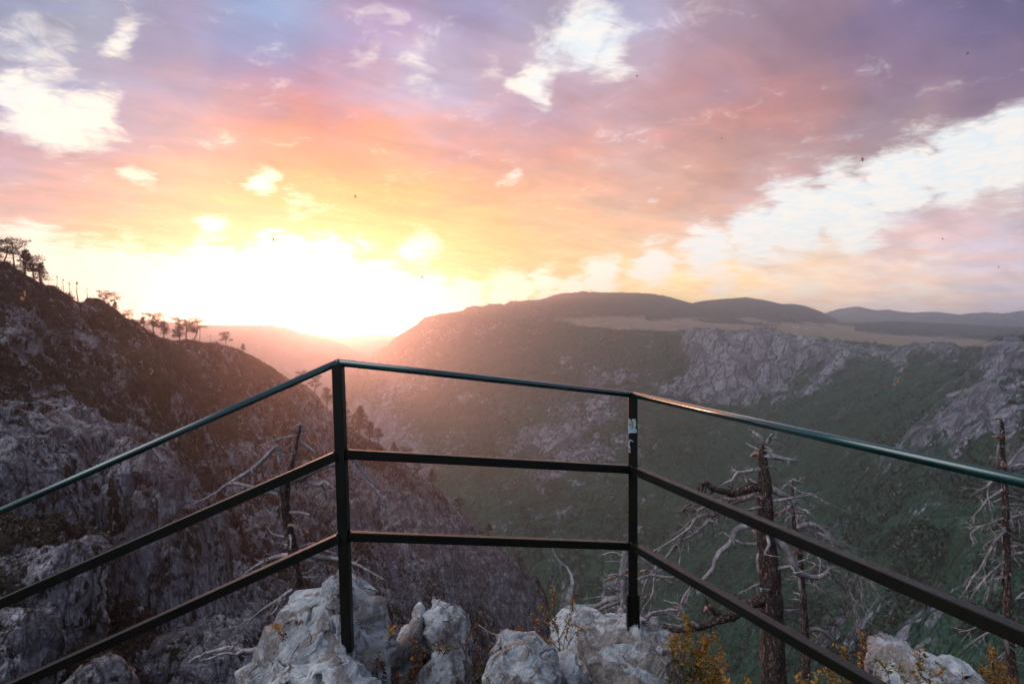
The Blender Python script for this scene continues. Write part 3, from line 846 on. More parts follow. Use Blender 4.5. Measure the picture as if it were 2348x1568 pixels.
def near_masks(px, py, P):
    rock = np.full(px.shape, 0.26) + 0.12 * np.clip((px - 760) / 200, 0, 1)
    for (x, y, rx, ry, a, w) in [
        (60, 1040, 170, 90, 10, .65), (200, 1080, 140, 110, 30, .6), (350, 1200, 130, 130, 40, .6), (430, 1400, 130, 140, 0, .5), (120, 1330, 130, 110, 0, .45), (60, 1470, 110, 80, 0, .4),
        (230, 1390, 36, 140, 0, -1.0), (150, 1180, 110, 40, 20, -.35), (300, 1300, 70, 60, 0, -.5),
        (20, 780, 70, 50, 0, .45), (60, 830, 60, 30, 20, .25), (190, 790, 30, 50, -30, .3), (250, 870, 30, 60, -30, .4), (320, 950, 30, 60, -30, .4), (380, 940, 20, 40, 0, .3),
        (520, 1060, 120, 50, 35, .25), (620, 1000, 80, 60, 35, .3), (720, 940, 50, 50, 40, .45), (760, 1010, 50, 60, 0, .4), (640, 1200, 160, 130, 0, .35), (800, 1150, 120, 90, 35, .45),
        (900, 1200, 130, 90, 35, .5), (1000, 1260, 110, 80, 35, .55), (1100, 1310, 110, 70, 35, .6), (1180, 1400, 80, 80, 0, .5), (900, 1350, 200, 90, 0, .4), (600, 1420, 160, 120, 0, .35), (760, 1500, 200, 80, 0, .4),
        (960, 1090, 60, 30, 40, .3), (1060, 1190, 40, 24, 40, .35), (450, 860, 140, 40, 20, -.1), (250, 980, 90, 20, 20, -.3), (850, 1060, 80, 40, 40, -.1)]:
        rock = rock + blob(px, py, x, y, rx, ry, a) * w
    rock = rock + 0.32 * fbm(P / np.array([30.0, 30.0, 60.0]), 4)
    z = np.zeros(px.shape)
    return np.stack([rock, z, z], 1)


def crag_push(px, py):
    c = 0.75 * blob(px, py, 248, 1420, 26, 190, 0) + 0.20 * blob(px, py, 300, 1300, 50, 60, 0) + 0.16 * blob(px, py, 120, 1210, 90, 30, 15)
    c = c + 0.10 * blob(px, py, 560, 1300, 26, 220, -22) + 0.08 * blob(px, py, 420, 1000, 26, 160, -40) + 0.08 * blob(px, py, 690, 1120, 24, 200, -30) + 0.07 * blob(px, py, 860, 1220, 22, 160, -30)
    c = c - 0.07 * blob(px, py, 620, 1080, 40, 160, -40) - 0.08 * blob(px, py, 330, 880, 50, 140, -40) - 0.06 * blob(px, py, 780, 1200, 40, 160, -35) - 0.06 * blob(px, py, 980, 1260, 40, 120, -35)
    return c


crag, crag_px, crag_P, crag_Y, crag_D, crag_M = patch('left_hillside', LSIL, LCOLS, 900, 640, M['near_slope'], near_masks, 19.0, 40.0, -500, 1330, xs=16, ridge_keep=0.10, fine_sil=1.2, back=0.4, warp=(1.2, 1.0, 0.55), push=crag_push)


def river():
    pts = [(1262, 1236, 2480), (1268, 1262, 2400), (1282, 1285, 2350), (1300, 1300, 2310), (1312, 1330, 2240), (1306, 1360, 2190), (1300, 1400, 2120), (1303, 1450, 2030), (1320, 1520, 1900)]
    wd = [1.2, 1.5, 1.5, 2, 3, 6, 8, 7, 7]
    n = 60
    pp = smooth_path(np.array([(a, b, c) for a, b, c in pts], float), n)
    ww = np.interp(np.linspace(0, 1, n), np.linspace(0, 1, len(wd)), wd)
    # lay it on the slope: find the ground distance at that direction
    ix = np.clip(np.searchsorted(far_px, pp[:, 0]), 0, len(far_px) - 1)
    V = []; F = []
    for k in range(n):
        for s in (-1, 1):
            x = pp[k, 0] + s * ww[k]; j = min(max(np.searchsorted(far_px, x), 1), len(far_px) - 2)
            col = far_P[:, j]
            rel = col - EYE
            dd = rel @ CF; yy = H0 / 2 - (rel @ CU) / dd * FPX
            o_ = np.argsort(yy)
            d = float(np.interp(pp[k, 1], yy[o_], dd[o_]))
            V.append(at(x, pp[k, 1], d * 0.985) + np.array([0, 0, 0.0]))
    for k in range(n - 1):
        F.append((2 * k, 2 * k + 1, 2 * k + 3, 2 * k + 2))
    m, N = new_mat('river_water')
    nn = N.noise(N.coord(), 0.05, 4, 0.6)
    c = N.mix(N.smooth(nn, 0.4, 0.6), (0.07, 0.10, 0.10), (0.13, 0.16, 0.155))
    finish(N, principled(N, c, 0.3, None, 0.5))
    o = mesh_np('river', np.array(V), F, m)
    tag(o, kind='structure')


river()

# ------------------------------------------------------------------ rock builder
_ico = {}


def ico(sub):
    if sub not in _ico:
        bm = bmesh.new(); bmesh.ops.create_icosphere(bm, subdivisions=sub, radius=1.0)
        bm.verts.ensure_lookup_table()
        v = np.array([x.co[:] for x in bm.verts]); f = np.array([[x.index for x in fc.verts] for fc in bm.faces])
        bm.free(); _ico[sub] = (v, f)
    return _ico[sub]


def make_rock(name, outline, d, thick, mat, sub=6, facets=(22, 90, 320), fk=(0.75, 0.6, 0.45), nz=0.012, seed=1, lean=0.0, stretch=None, power=1.0, parent=None, mask=None, cracks=()):
    """solid boulder whose front outline is traced and whose depth is 'thick' metres either side"""
    r_ = np.random.default_rng(seed)
    v, f = ico(sub)
    o2 = np.array(outline, float)
    P = at(o2[:, 0], o2[:, 1], np.full(len(o2), d))
    cen = P.mean(0)
    U = (P - cen) @ CR; V = (P - cen) @ CU
    # star outline radius by angle
    A = np.arctan2(V, U)
    ths = np.linspace(-math.pi, math.pi, 361)
    Rr = np.zeros(361)
    n = len(U)
    for i_, th in enumerate(ths):
        c, s = math.cos(th), math.sin(th)
        best = 0.0
        for k in range(n):
            x1, y1, x2, y2 = U[k], V[k], U[(k + 1) % n], V[(k + 1) % n]
            den = c * (y2 - y1) - s * (x2 - x1)
            if abs(den) < 1e-12: continue
            t = (x1 * (y2 - y1) - y1 * (x2 - x1)) / den
            u = (c * y1 - s * x1) / (s * (x2 - x1) - c * (y2 - y1)) if abs(s * (x2 - x1) - c * (y2 - y1)) > 1e-12 else -1
            if t > 0 and -1e-6 <= u <= 1 + 1e-6: best = max(best, t)
        Rr[i_] = best
    phi = np.arctan2(v[:, 2], v[:, 0]); rho = np.hypot(v[:, 0], v[:, 2])
    rad = np.interp(phi, ths, Rr)
    rm = Rr.mean()
    rho2 = rho ** power
    x = np.cos(phi) * rho2 * rad; z = np.sin(phi) * rho2 * rad
    # depth bulge follows the local radius a little
    y = v[:, 1] * thick * (0.65 + 0.35 * rad / rm)
    q = np.stack([x, y, z], 1)
    size = rm
    # flat fracture faces
    for cnt, k_ in zip(facets, fk):
        sidx = r_.choice(len(q), cnt, replace=False)
        seeds = q[sidx]
        nr = v[sidx] * np.array([1.0, rm / thick, 1.0]); nr /= np.linalg.norm(nr, axis=1)[:, None]
        nr += r_.normal(size=nr.shape) * (0.42 if cnt < 50 else 0.5); nr /= np.linalg.norm(nr, axis=1)[:, None]
        off = r_.normal(size=cnt) * size * 0.02 * (22 / cnt) ** 0.5
        wq = q + np.stack([gnoise(q / size * 3 + 7 * j + seed) for j in range(3)], 1) * size * 0.09
        best = np.full(len(q), 1e9); bi = np.zeros(len(q), int)
        for j in range(cnt):
            dd = ((wq - seeds[j]) ** 2).sum(1)
            m_ = dd < best
            best[m_] = dd[m_]; bi[m_] = j
        dist = ((q - seeds[bi]) * nr[bi]).sum(1) + off[bi]
        lim = size * 0.20 * (22 / cnt) ** 0.5
        dist = np.clip(dist, -lim, lim)
        q = q - nr[bi] * (dist * k_)[:, None]
    nv = q / np.linalg.norm(q, axis=1)[:, None]
    q = q + nv * (fbm(q / size * 2.4 + seed, 5, 0.55) * nz * 3 + fbm(q / size * 14 + seed * 3, 4, 0.6) * nz)[:, None]
    for (x0, y0, x1, y1, wdt, dep) in cracks:   # cut grooves along traced cracks
        a_ = at(x0, y0, d) - cen; b_ = at(x1, y1, d) - cen
        a2 = np.array([a_ @ CR, a_ @ CU]); b2 = np.array([b_ @ CR, b_ @ CU])
        pp = q[:, [0, 2]] + 0.06 * size * np.stack([gnoise(q / size * 5 + 3), gnoise(q / size * 5 + 9)], 1)
        ab = b2 - a2; t = np.clip(((pp - a2) @ ab) / (ab @ ab), 0, 1)
        dd = np.linalg.norm(pp - (a2 + t[:, None] * ab), axis=1)
        g_ = np.exp(-(dd / wdt) ** 2) * (q[:, 1] < 0)
        q[:, 1] += g_ * dep
        q[:, [0, 2]] *= (1 - 0.0 * g_)[:, None]
    Wp = cen + q[:, :1] * CR + q[:, 1:2] * CF + q[:, 2:3] * CU
    base = cen.copy(); base[2] = Wp[:, 2].min()
    attrs = None
    if mask is not None:
        attrs = {'mask': np.tile(np.array([mask + (1,)], float), (len(Wp), 1))}
    return mesh_np(name, Wp, f, mat, parent, True, base, attrs), Wp


# ------------------------------------------------------------------ pale cliffs standing out of the left crag
CL = [
    ([(60, 965), (100, 950), (120, 955), (145, 985), (185, 975), (222, 972), (245, 1000), (262, 1030), (300, 1022), (330, 1042), (350, 1058), (356, 1080), (372, 1084), (388, 1104), (402, 1130), (424, 1162), (436, 1182), (458, 1206), (480, 1245), (500, 1288), (512, 1330),
      (516, 1400), (500, 1480), (470, 1560), (360, 1640), (280, 1560), (260, 1400), (235, 1300), (190, 1215), (120, 1170), (60, 1120)], 190, 22, 'tall pale limestone buttress beside a dark cleft on the left slope', 3, 7, [(350, 1090, 330, 1330, 1.6, 5), (150, 1020, 220, 1180, 1.5, 4), (420, 1180, 440, 1500, 1.2, 4)]),
    ([(-160, 980), (-40, 940), (20, 945), (60, 990), (120, 1010), (160, 1080), (190, 1180), (150, 1260), (20, 1290), (-160, 1300)], 170, 22, 'broken grey cliff band at the edge of the view under the pines', 5, 6, []),
    ([(-160, 1290), (-60, 1260), (40, 1290), (110, 1262), (160, 1245), (189, 1249), (219, 1279), (226, 1347), (223, 1416), (205, 1491), (180, 1600), (0, 1700), (-160, 1650)], 125, 14, 'bluish limestone block left of the dark cleft', 8, 6, [(100, 1290, 110, 1480, 1.0, 3)]),
    ([(-120, 1420), (0, 1402), (34, 1404), (70, 1415), (91, 1427), (105, 1448), (110, 1500), (100, 1620), (0, 1680), (-120, 1640)], 95, 8, 'rounded grey rock at the bottom corner under the lower rail', 11, 6, []),
    ([(180, 1535), (215, 1520), (245, 1535), (270, 1560), (290, 1600), (280, 1680), (150, 1680), (150, 1580)], 80, 6, 'small pale rock knob low on the slope beneath the lower rail', 13, 5, []),
    ([(330, 1500), (380, 1470), (450, 1440), (510, 1440), (560, 1470), (600, 1520), (620, 1600), (600, 1700), (330, 1700), (310, 1580)], 150, 16, 'dark slabby rock face left of the foreground boulders', 17, 6, []),
]
for (ol, d, th, lab, sdd, sub, cr) in CL:
    o, _ = make_rock('rock_outcrop', ol, d, th, M['pale_cliff'], sub=min(sub, 7), facets=(26, 140, 600), fk=(0.7, 0.6, 0.5), nz=0.6 * d / 190, seed=sdd, mask=(0.85, 0, 0), cracks=cr)
    tag(o, lab, 'rock outcrop', 'pale rock outcrops on the left crag')
# ------------------------------------------------------------------ near ledge the boulders sit on
def ledge():
    nx, ny = 120, 120
    xs = np.linspace(-14, 16, nx); ys = np.concatenate([np.linspace(-4, 2.0, 30), np.linspace(2.1, 30, ny - 30)])
    gx, gy = np.meshgrid(xs, ys)
    z = np.where(gy < 2.0, -0.05, -0.05 - (gy - 2.0) * 0.70)
    z = np.minimum(z, 1.6 - 0.575 * np.maximum(gy, 0) - 0.12 * np.maximum(gy - 3, 0) * 0.4)
    z = np.where(gy < 1.2, np.minimum(z, 0.0), z)
    p = np.stack([gx, gy, z], -1).reshape(-1, 3)
    n = fbm(p / 1.2, 5, 0.6)
    p[:, 2] += (n - 0.35) * np.clip(p[:, 1] * 0.06, 0.03, 0.9)
    # steep drop on the far side
    idx = np.arange(nx * ny).reshape(ny, nx)
    o = mesh_np('ledge', p, np.stack([idx[:-1, :-1], idx[:-1, 1:], idx[1:, 1:], idx[1:, :-1]], -1).reshape(-1, 4), M['soil'])
    tag(o, kind='structure')
    return p


ledge_p = ledge()


def ground_z(x, y):
    d = (ledge_p[:, 0] - x) ** 2 + (ledge_p[:, 1] - y) ** 2
    return float(ledge_p[np.argmin(d), 2])


# ------------------------------------------------------------------ foreground boulders
ROCKS = [
    ([(560, 1690), (570, 1568), (579, 1529), (604, 1488), (629, 1454), (645, 1419), (670, 1391), (698, 1374), (732, 1372), (746, 1360), (745, 1341), (750, 1330), (760, 1326), (779, 1334), (804, 1350), (848, 1371), (853, 1385), (854, 1413),
      (885, 1435), (907, 1466), (911, 1491), (902, 1529), (893, 1568), (880, 1690)], 3.02, 0.30, 'tall pointed pale boulder rising behind the left post', 21, (740, 1372, 748, 1440, 0.012, 0.03), 7),
    ([(738, 1420), (744, 1362), (743, 1343), (750, 1330), (760, 1325), (781, 1333), (800, 1348), (812, 1380), (806, 1430), (770, 1450)], 2.98, 0.09, 'small rounded pinnacle crowning the tall pointed boulder', 40, None, 6),
    ([(690, 1700), (648, 1560), (655, 1500), (690, 1450), (720, 1424), (750, 1420), (790, 1440), (820, 1490), (850, 1540), (860, 1600), (850, 1700)], 2.80, 0.16, 'brown stained boulder slab at the foot of the left post', 22, None, 6),
    ([(600, 1700), (622, 1570), (640, 1540), (672, 1524), (740, 1530), (760, 1518), (800, 1514), (852, 1530), (861, 1560), (862, 1700)], 2.60, 0.16, 'flat-topped brown rock in front of the tall pointed boulder', 23, (745, 1525, 760, 1600, 0.012, 0.05), 6),
    ([(890, 1690), (901, 1568), (908, 1500), (911, 1473), (925, 1450), (942, 1430), (945, 1407), (955, 1392), (964, 1387), (974, 1394), (977, 1440), (978, 1520), (980, 1690)], 3.42, 0.22, 'narrow left half of the split grey boulder', 24, None, 6),
    ([(972, 1690), (974, 1500), (975, 1410), (978, 1393), (992, 1392), (1010, 1385), (1024, 1391), (1039, 1413), (1058, 1434), (1071, 1450), (1070, 1480), (1064, 1529), (1070, 1690)], 3.45, 0.24, 'wide right half of the split grey boulder', 25, None, 6),
    ([(940, 1690), (951, 1560), (980, 1530), (985, 1504), (1005, 1500), (1039, 1490), (1051, 1513), (1060, 1568), (1064, 1690)], 3.15, 0.15, 'small bluish rock in front of the split boulder', 26, None, 6),
    ([(1110, 1700), (1119, 1568), (1126, 1529), (1134, 1484), (1140, 1466), (1163, 1459), (1194, 1463), (1226, 1478), (1246, 1493), (1266, 1512), (1274, 1560), (1280, 1700)], 2.90, 0.22, 'rounded brown-topped boulder midway between the two posts', 27, None, 7),
    ([(1230, 1690), (1240, 1530), (1257, 1462), (1272, 1436), (1288, 1422), (1316, 1409), (1350, 1413), (1384, 1429), (1410, 1450), (1420, 1520), (1420, 1690)], 3.85, 0.30, 'white rock standing behind the right post boulder', 28, None, 6),
    ([(1272, 1690), (1277, 1560), (1276, 1507), (1294, 1499), (1316, 1500), (1332, 1530), (1342, 1568), (1346, 1690)], 3.1, 0.14, 'small wedge of rock jammed between two big boulders', 29, None, 6),
    ([(1335, 1700), (1340, 1560), (1334, 1490), (1351, 1452), (1372, 1446), (1400, 1440), (1413, 1432), (1444, 1429), (1476, 1432), (1507, 1441), (1538, 1457), (1562, 1472), (1571, 1497), (1563, 1568), (1560, 1700)], 3.34, 0.30, 'big rounded boulder carrying the right post', 30, (1400, 1520, 1420, 1600, 0.012, 0.05), 7),
    ([(1975, 1700), (1990, 1560), (2000, 1515), (2005, 1506), (2026, 1506), (2034, 1491), (2045, 1487), (2081, 1487), (2104, 1495), (2126, 1514), (2180, 1537), (2213, 1532), (2244, 1548), (2290, 1580), (2400, 1700)], 3.6, 0.35, 'bluish white boulder under the lower rail with a rosehip bush over it', 31, (2126, 1530, 2180, 1568, 0.012, 0.04), 7),
]
for (ol, d, th, lab, sdd, cr, sub) in ROCKS:
    o, _ = make_rock('boulder', ol, d, th, M['limestone'], sub=sub, facets=(15, 60, 240), fk=(0.8, 0.8, 0.5), nz=0.004, seed=sdd, cracks=[cr] if cr else [])
    tag(o, lab, 'boulder', 'limestone boulders under the railing')

# ------------------------------------------------------------------ railing
rl = empty('railing', at(1451, 1430, 3.3), 'dark green painted metal railing bending round the lookout on two posts', 'railing')
# corner points: (x, top y, mid y, low y, depth)
A = (-330, 1318, 1528, 1735, 2.55)
B = (775, 831, 1040, 1228, 2.75)
Cc = (1451, 905, 1076, 1251, 3.30)
Dd = (2720, 1187, 1617, 1985, 1.32)
rows = [A, B, Cc, Dd]
TOPR = 0.0145


def rp(c, k): return at(c[0] + (0.0349 * (c[k] - c[1]) if c is B else 0), c[k], c[4])


segs = [(A, B), (B, Cc), (Cc, Dd)]
for a, b in segs:
    m = MB()
    p0, p1 = rp(a, 1), rp(b, 1)
    t = (p1 - p0) / np.linalg.norm(p1 - p0)
    m.tube([p0, p0 + (p1 - p0) * .5, p1], [TOPR] * 3, 28)
    m.build('top_rail', M['rail_paint'], rl)
jm = []
for c in (B, Cc):      # mitred, welded bend of the top tube
    m = MB(); p = rp(c, 1)
    v, f = ico(3)
    mesh_np('weld', p + v * TOPR * 1.03, f, M['rail_paint'], rl)
for k, nm in ((2, 'middle_rail'), (3, 'lower_rail')):
    for a, b in segs:
        p0, p1 = rp(a, k), rp(b, k)
        t = (p1 - p0) / np.linalg.norm(p1 - p0)
        q0 = p0 + t * (0.017 if a is not A else 0); q1 = p1 - t * (0.017 if b is not Dd else 0)
        hh = 0.038 if k == 2 else 0.036
        m = MB(); m.bar(q0, q1, 0.040, hh, 0.0035)
        m.build(nm, M['post_paint'], rl, smooth=False)
        for q, s in ((q0, 1), (q1, -1)):      # weld seam where the bar meets the post
            if (s == 1 and a is A) or (s == -1 and b is Dd): continue
            w = MB(); ring = []
            sdv = np.cross(t, (0, 0, 1)); sdv /= np.linalg.norm(sdv); u = np.cross(sdv, t)
            for aa in range(25):
                th = aa / 24 * 2 * math.pi
                ex = np.sign(math.cos(th)) * abs(math.cos(th)) ** 0.5 * 0.0215; ey = np.sign(math.sin(th)) * abs(math.sin(th)) ** 0.5 * (hh / 2 + 0.0015)
                ring.append(q + t * s * 0.004 + sdv * ex + u * ey)
            w.tube(ring, [0.0032 + 0.0012 * random.random() for _ in ring], 6, cap=False)
            w.build('weld', M['post_paint'], rl)


def post(c, base, w, top_k=1):
    pt = rp(c, 1) - np.array([0, 0, TOPR * 0.6]); pb = base
    m = MB(); m.bar(pb, pt, w, w, 0.005, upv=(0.12, 1, 0))
    return m.build('post', M['post_paint'], rl, smooth=False)


pb_B = at(798, 1490, 2.76)
pL = post(B, pb_B, 0.042)
pb_C = at(1451, 1450, 3.31)
pR = post(Cc, pb_C, 0.0435)
pl2 = post(A, at(-310, 1900, 2.55), 0.042)
pr2 = post(Dd, at(2720, 2500, 1.32), 0.042)
# sleeve round the foot of the right post: two angle plates
for s in (-1, 1):
    m = MB()
    x = 1451 + s * 12.6
    m.bar(at(x, 1440, 3.285), at(x + 0.2 * s, 1361, 3.285), 0.007, 0.052, 0.0015, upv=(0.05, 1, 0))
    m.build('sleeve', M['post_paint'], rl, smooth=False)
m = MB(); m.bar(at(1451, 1440, 3.285), at(1451, 1364, 3.285), 0.052, 0.006, 0.001, upv=(0.05, 1, 0)); m.build('sleeve', M['post_paint'], rl, smooth=False)

# torn stickers on the front face of the right post (photo offsets in a 250 x 300 source crop)
cdir = Vector((0.12, 1, 0)).normalized()


def S5(cx, cy, d=3.2740):
    return at((1850 + cx / 5.228) * .73375, (1180 + cy / 5.228) * .73375, d)


def sheet(name, pts, mat, d, parent, thick=0.0006):
    f = [S5(x, y, d) for x, y in pts]; b = [S5(x, y, d + thick) for x, y in pts]
    n = len(pts)
    F = [tuple(range(n)), tuple(reversed(range(n, 2 * n)))] + [(i, i + n, (i + 1) % n + n, (i + 1) % n) for i in range(n)]
    return mesh_np(name, np.array(f + b), F, mat, parent, False)


def mounted(o, par):
    o.parent = par
    o.location = Vector((0, 0, 0)) - par.location - (par.parent.location if par.parent else Vector((0, 0, 0)))
    return o


def on_post(name, pts, mat, d, lab=None):
    o = sheet(name, pts, mat, d, None)
    o.parent = pR
    o.location = -(pR.location + rl.location)
    if lab: o['label'] = lab
    return o


on_post('sticker', [(592, 668), (625, 672), (632, 695), (648, 690), (655, 675), (680, 672), (712, 676), (716, 690), (704, 700), (722, 712), (712, 726), (727, 738), (718, 752), (724, 772), (712, 806), (700, 818), (722, 838), (734, 872), (726, 900), (700, 902), (640, 903), (606, 908), (594, 925)],
        M['sticker'], 3.2745, 'torn pale green and white sticker with a round emblem')
on_post('sticker', [(594, 842), (650, 836), (690, 828), (722, 850), (730, 874), (722, 896), (640, 899), (600, 905)], M['sticker_blue'], 3.2739, 'blue white lower strip of the torn sticker')
on_post('sticker', [(594, 1110), (596, 1060), (602, 1015), (622, 1006), (650, 1020), (682, 1048), (664, 1046), (640, 1036), (624, 1032), (616, 1060), (612, 1110), (626, 1130), (630, 1225), (612, 1230), (596, 1200)], M['sticker_blue'], 3.2745, 'torn blue and white remnant of a second sticker')
on_post('sticker', [(597, 1140), (618, 1150), (620, 1180), (602, 1192)], M['ink_red'], 3.2738, 'red patch on the second sticker')


def ring_ink(cx, cy, rx, ry, a0, a1, w, n=24):
    o1 = [(cx + rx * math.cos(R(a0 + (a1 - a0) * k / n)), cy + ry * math.sin(R(a0 + (a1 - a0) * k / n))) for k in range(n + 1)]
    o2 = [(cx + (rx - w) * math.cos(R(a1 - (a1 - a0) * k / n)), cy + (ry - w) * math.sin(R(a1 - (a1 - a0) * k / n))) for k in range(n + 1)]
    return o1 + o2


on_post('emblem', ring_ink(622, 770, 34, 62, -95, 120, 4), M['ink'], 3.2737)
on_post('emblem', ring_ink(618, 770, 52, 96, -62, 60, 6), M['ink'], 3.2737)
for pts in ([(610, 745), (613, 745), (613, 785), (610, 785)], [(613, 760), (630, 756), (630, 761), (613, 765)], [(624, 745), (627, 745), (627, 790), (624, 790)], [(604, 772), (640, 766), (640, 771), (604, 777)], [(612, 788), (636, 782), (638, 786), (614, 793)],
            [(686, 885), (690, 870), (716, 848), (719, 852), (697, 873), (694, 888)], [(655, 720), (672, 760), (678, 810), (700, 824), (698, 828), (672, 814), (667, 762), (651, 722)]):
    on_post('emblem', pts, M['ink'], 3.2736)


# ------------------------------------------------------------------ dead trees
def grow(mb, pts_px, conv, d0, r0, r1, dslope=0.0, n=None, jit=0.010, twigs=0, tw_len=0.35, sides=7, tw_droop=0.25, lump=0.12, dwave=0.12, flute=0.0, knots=None):
    """one limb through traced photo points with its own depth wander; returns its world path"""
    P2 = [conv(*p) for p in pts_px]
    L = sum(math.hypot(P2[i + 1][0] - P2[i][0], P2[i + 1][1] - P2[i][1]) for i in range(len(P2) - 1))
    n = n or max(6, int(L / 7))
    s = 0; P3 = []
    ph = random.random() * 6
    for i, (x, y) in enumerate(P2):
        if i: s += math.hypot(P2[i][0] - P2[i - 1][0], P2[i][1] - P2[i - 1][1])
        u = s / max(L, 1)
        d = d0 + dslope * u * L / 156.5 * d0 / 10 + dwave * math.sin(u * 5 + ph) * u * d0 / 10
        P3.append(at(x, y, d))
    path = smooth_path(np.array(P3), n)
    u = np.linspace(0, 1, n)
    jn = np.stack([gnoise(np.stack([u * L / 16 + 13 * k + ph, u * 0 + k, u * 0], 1)) for k in range(3)], 1)
    path = path + jn * jit * np.clip(u * 4, 0, 1)[:, None]
    rr = r0 + (r1 - r0) * u ** 0.8
    rr = rr * (1 + 0.10 * gnoise(np.stack([u * L / 9 + ph, u * 0, u * 0], 1)))
    mb.tube(path, np.maximum(rr, 0.0015), sides, lump=lump, flute=flute)
    for _ in range(twigs):
        k = int(random.uniform(0.15, 0.98) * (n - 1))
        t = path[min(k + 1, n - 1)] - path[max(k - 1, 0)]; t /= max(np.linalg.norm(t), 1e-9)
        dirv = t * 0.7 + rng.normal(size=3) * 0.65 + np.array([0, 0, -tw_droop]); dirv /= np.linalg.norm(dirv)
        ln = tw_len * random.uniform(0.35, 1.0) * d0 / 10
        q = [path[k]]
        for j in range(6):
            dirv = dirv + rng.normal(size=3) * 0.22 + np.array([0, 0, -0.10 * tw_droop]); dirv /= np.linalg.norm(dirv)
            q.append(q[-1] + dirv * ln / 6)
            if j in (2, 4) and random.random() < 0.6:
                d2 = dirv + rng.normal(size=3) * 0.7; d2 /= np.linalg.norm(d2)
                e = [q[-1], q[-1] + d2 * ln * 0.14, q[-1] + (d2 + rng.normal(size=3) * 0.2) * ln * 0.3]
                mb.tube(e, [rr[k] * 0.22 + 0.001, rr[k] * 0.15 + 0.001, 0.0012], 4)
        mb.tube(smooth_path(np.array(q), 9), np.linspace(max(min(rr[k] * 0.5, 0.014 * d0 / 10), 0.003), 0.0018, 9), 5)
    return path


def PXW(px, d): return px / FPX * d / 2      # half width of px photo pixels at distance d


def dead_tree(conv, sc, d, trunk, trunk_w, limbs, label, extra_base=1.0, bark='bark', tw=1.0, lump=0.10):
    """sc = photo pixels per crop unit; trunk points with widths in crop units"""
    x0, y0 = conv(*trunk[-1])
    foot = at(x0, y0, d)
    gz = min(ground_z(foot[0], foot[1]), foot[2] - 0.15) - 0.25
    root = empty('dead_tree', (foot[0], foot[1], gz), label, 'dead tree', 'dead pines standing beyond the railing')
    P3 = [at(*conv(*p), d) for p in trunk]
    ws = [PXW(w * sc * 0.9, d) for w in trunk_w]
    P3.append(np.array([foot[0] + 0.03, foot[1], (foot[2] + gz) / 2])); ws.append(ws[-1] * 1.1)
    P3.append(np.array([foot[0] + 0.05, foot[1], gz])); ws.append(ws[-2] * 1.35)
    P3 = P3[::-1]; ws = ws[::-1]
    n = 90
    path = smooth_path(np.array(P3), n)
    segl = np.concatenate([[0], np.cumsum(np.linalg.norm(np.diff(np.array(P3), axis=0), axis=1))])
    rr = np.interp(np.linspace(0, len(ws) - 1, n), np.arange(len(ws)), ws)
    uu = np.arange(n) * 0.16
    path += np.stack([gnoise(np.stack([uu + 31 * k, uu * 0, uu * 0], 1)) for k in range(3)], 1) * rr[:, None] * 0.18
    rr = rr * (1 + 0.12 * gnoise(np.stack([uu * 1.8, uu * 0 + 4, uu * 0], 1)))
    mb = MB(); mb.tube(path, rr, 26, lump=0.16, flute=0.10)
    mb.build('trunk', M[bark], root)
    for _ in range(16):      # broken stubs left where boughs snapped off
        k = int(random.uniform(0.30, 0.97) * (n - 1))
        a_ = random.uniform(0, 6.28); dv = np.array([math.cos(a_), math.sin(a_), random.uniform(-.3, .5)])
        ln_ = rr[k] * random.uniform(1.6, 4.0) + random.uniform(0, .12)
        q_ = [path[k], path[k] + dv * (rr[k] + ln_ * .4), path[k] + dv * (rr[k] + ln_ * .8) + rng.normal(size=3) * ln_ * .15, path[k] + dv * (rr[k] + ln_) + rng.normal(size=3) * ln_ * .2]
        sb = MB(); sb.tube(smooth_path(np.array(q_), 7), np.linspace(min(rr[k] * .38, .03), .003, 7), 6, lump=.2)
        sb.build('stub', M['deadwood' if random.random() < .75 else 'torn_wood'], root)
    for L in limbs:
        pts, w0, w1 = L[0], L[1], L[2]
        kw = L[3] if len(L) > 3 else {}
        matn = kw.pop('mat', 'deadwood') if kw else 'deadwood'
        sub = kw.pop('subs', []) if kw else []
        kw.setdefault('twigs', 3); kw['twigs'] = int(kw['twigs'] * tw)
        mb = MB()
        grow(mb, pts, conv, d + kw.pop('dd', 0.0), PXW(w0 * sc * 1.15, d), PXW(w1 * sc * 1.3, d), sides=9, **kw)
        for (p2, a, b) in sub:
            grow(mb, p2, conv, d + random.uniform(-.1, .1), PXW(a * sc, d), PXW(b * sc, d), twigs=1, sides=6)
        mb.build('branch', M[matn], root)
    return root


C7 = lambda x, y: (1394.1 + x * .3369, 939.2 + y * .3369)
C6 = lambda x, y: (1100.6 + x * .3125, 1247.4 + y * .3125)
C3 = lambda x, y: (1981.1 + x * .4383, 880.5 + y * .4383)
C4 = lambda x, y: (403.6 + x * .38358, 939.2 + y * .38358)

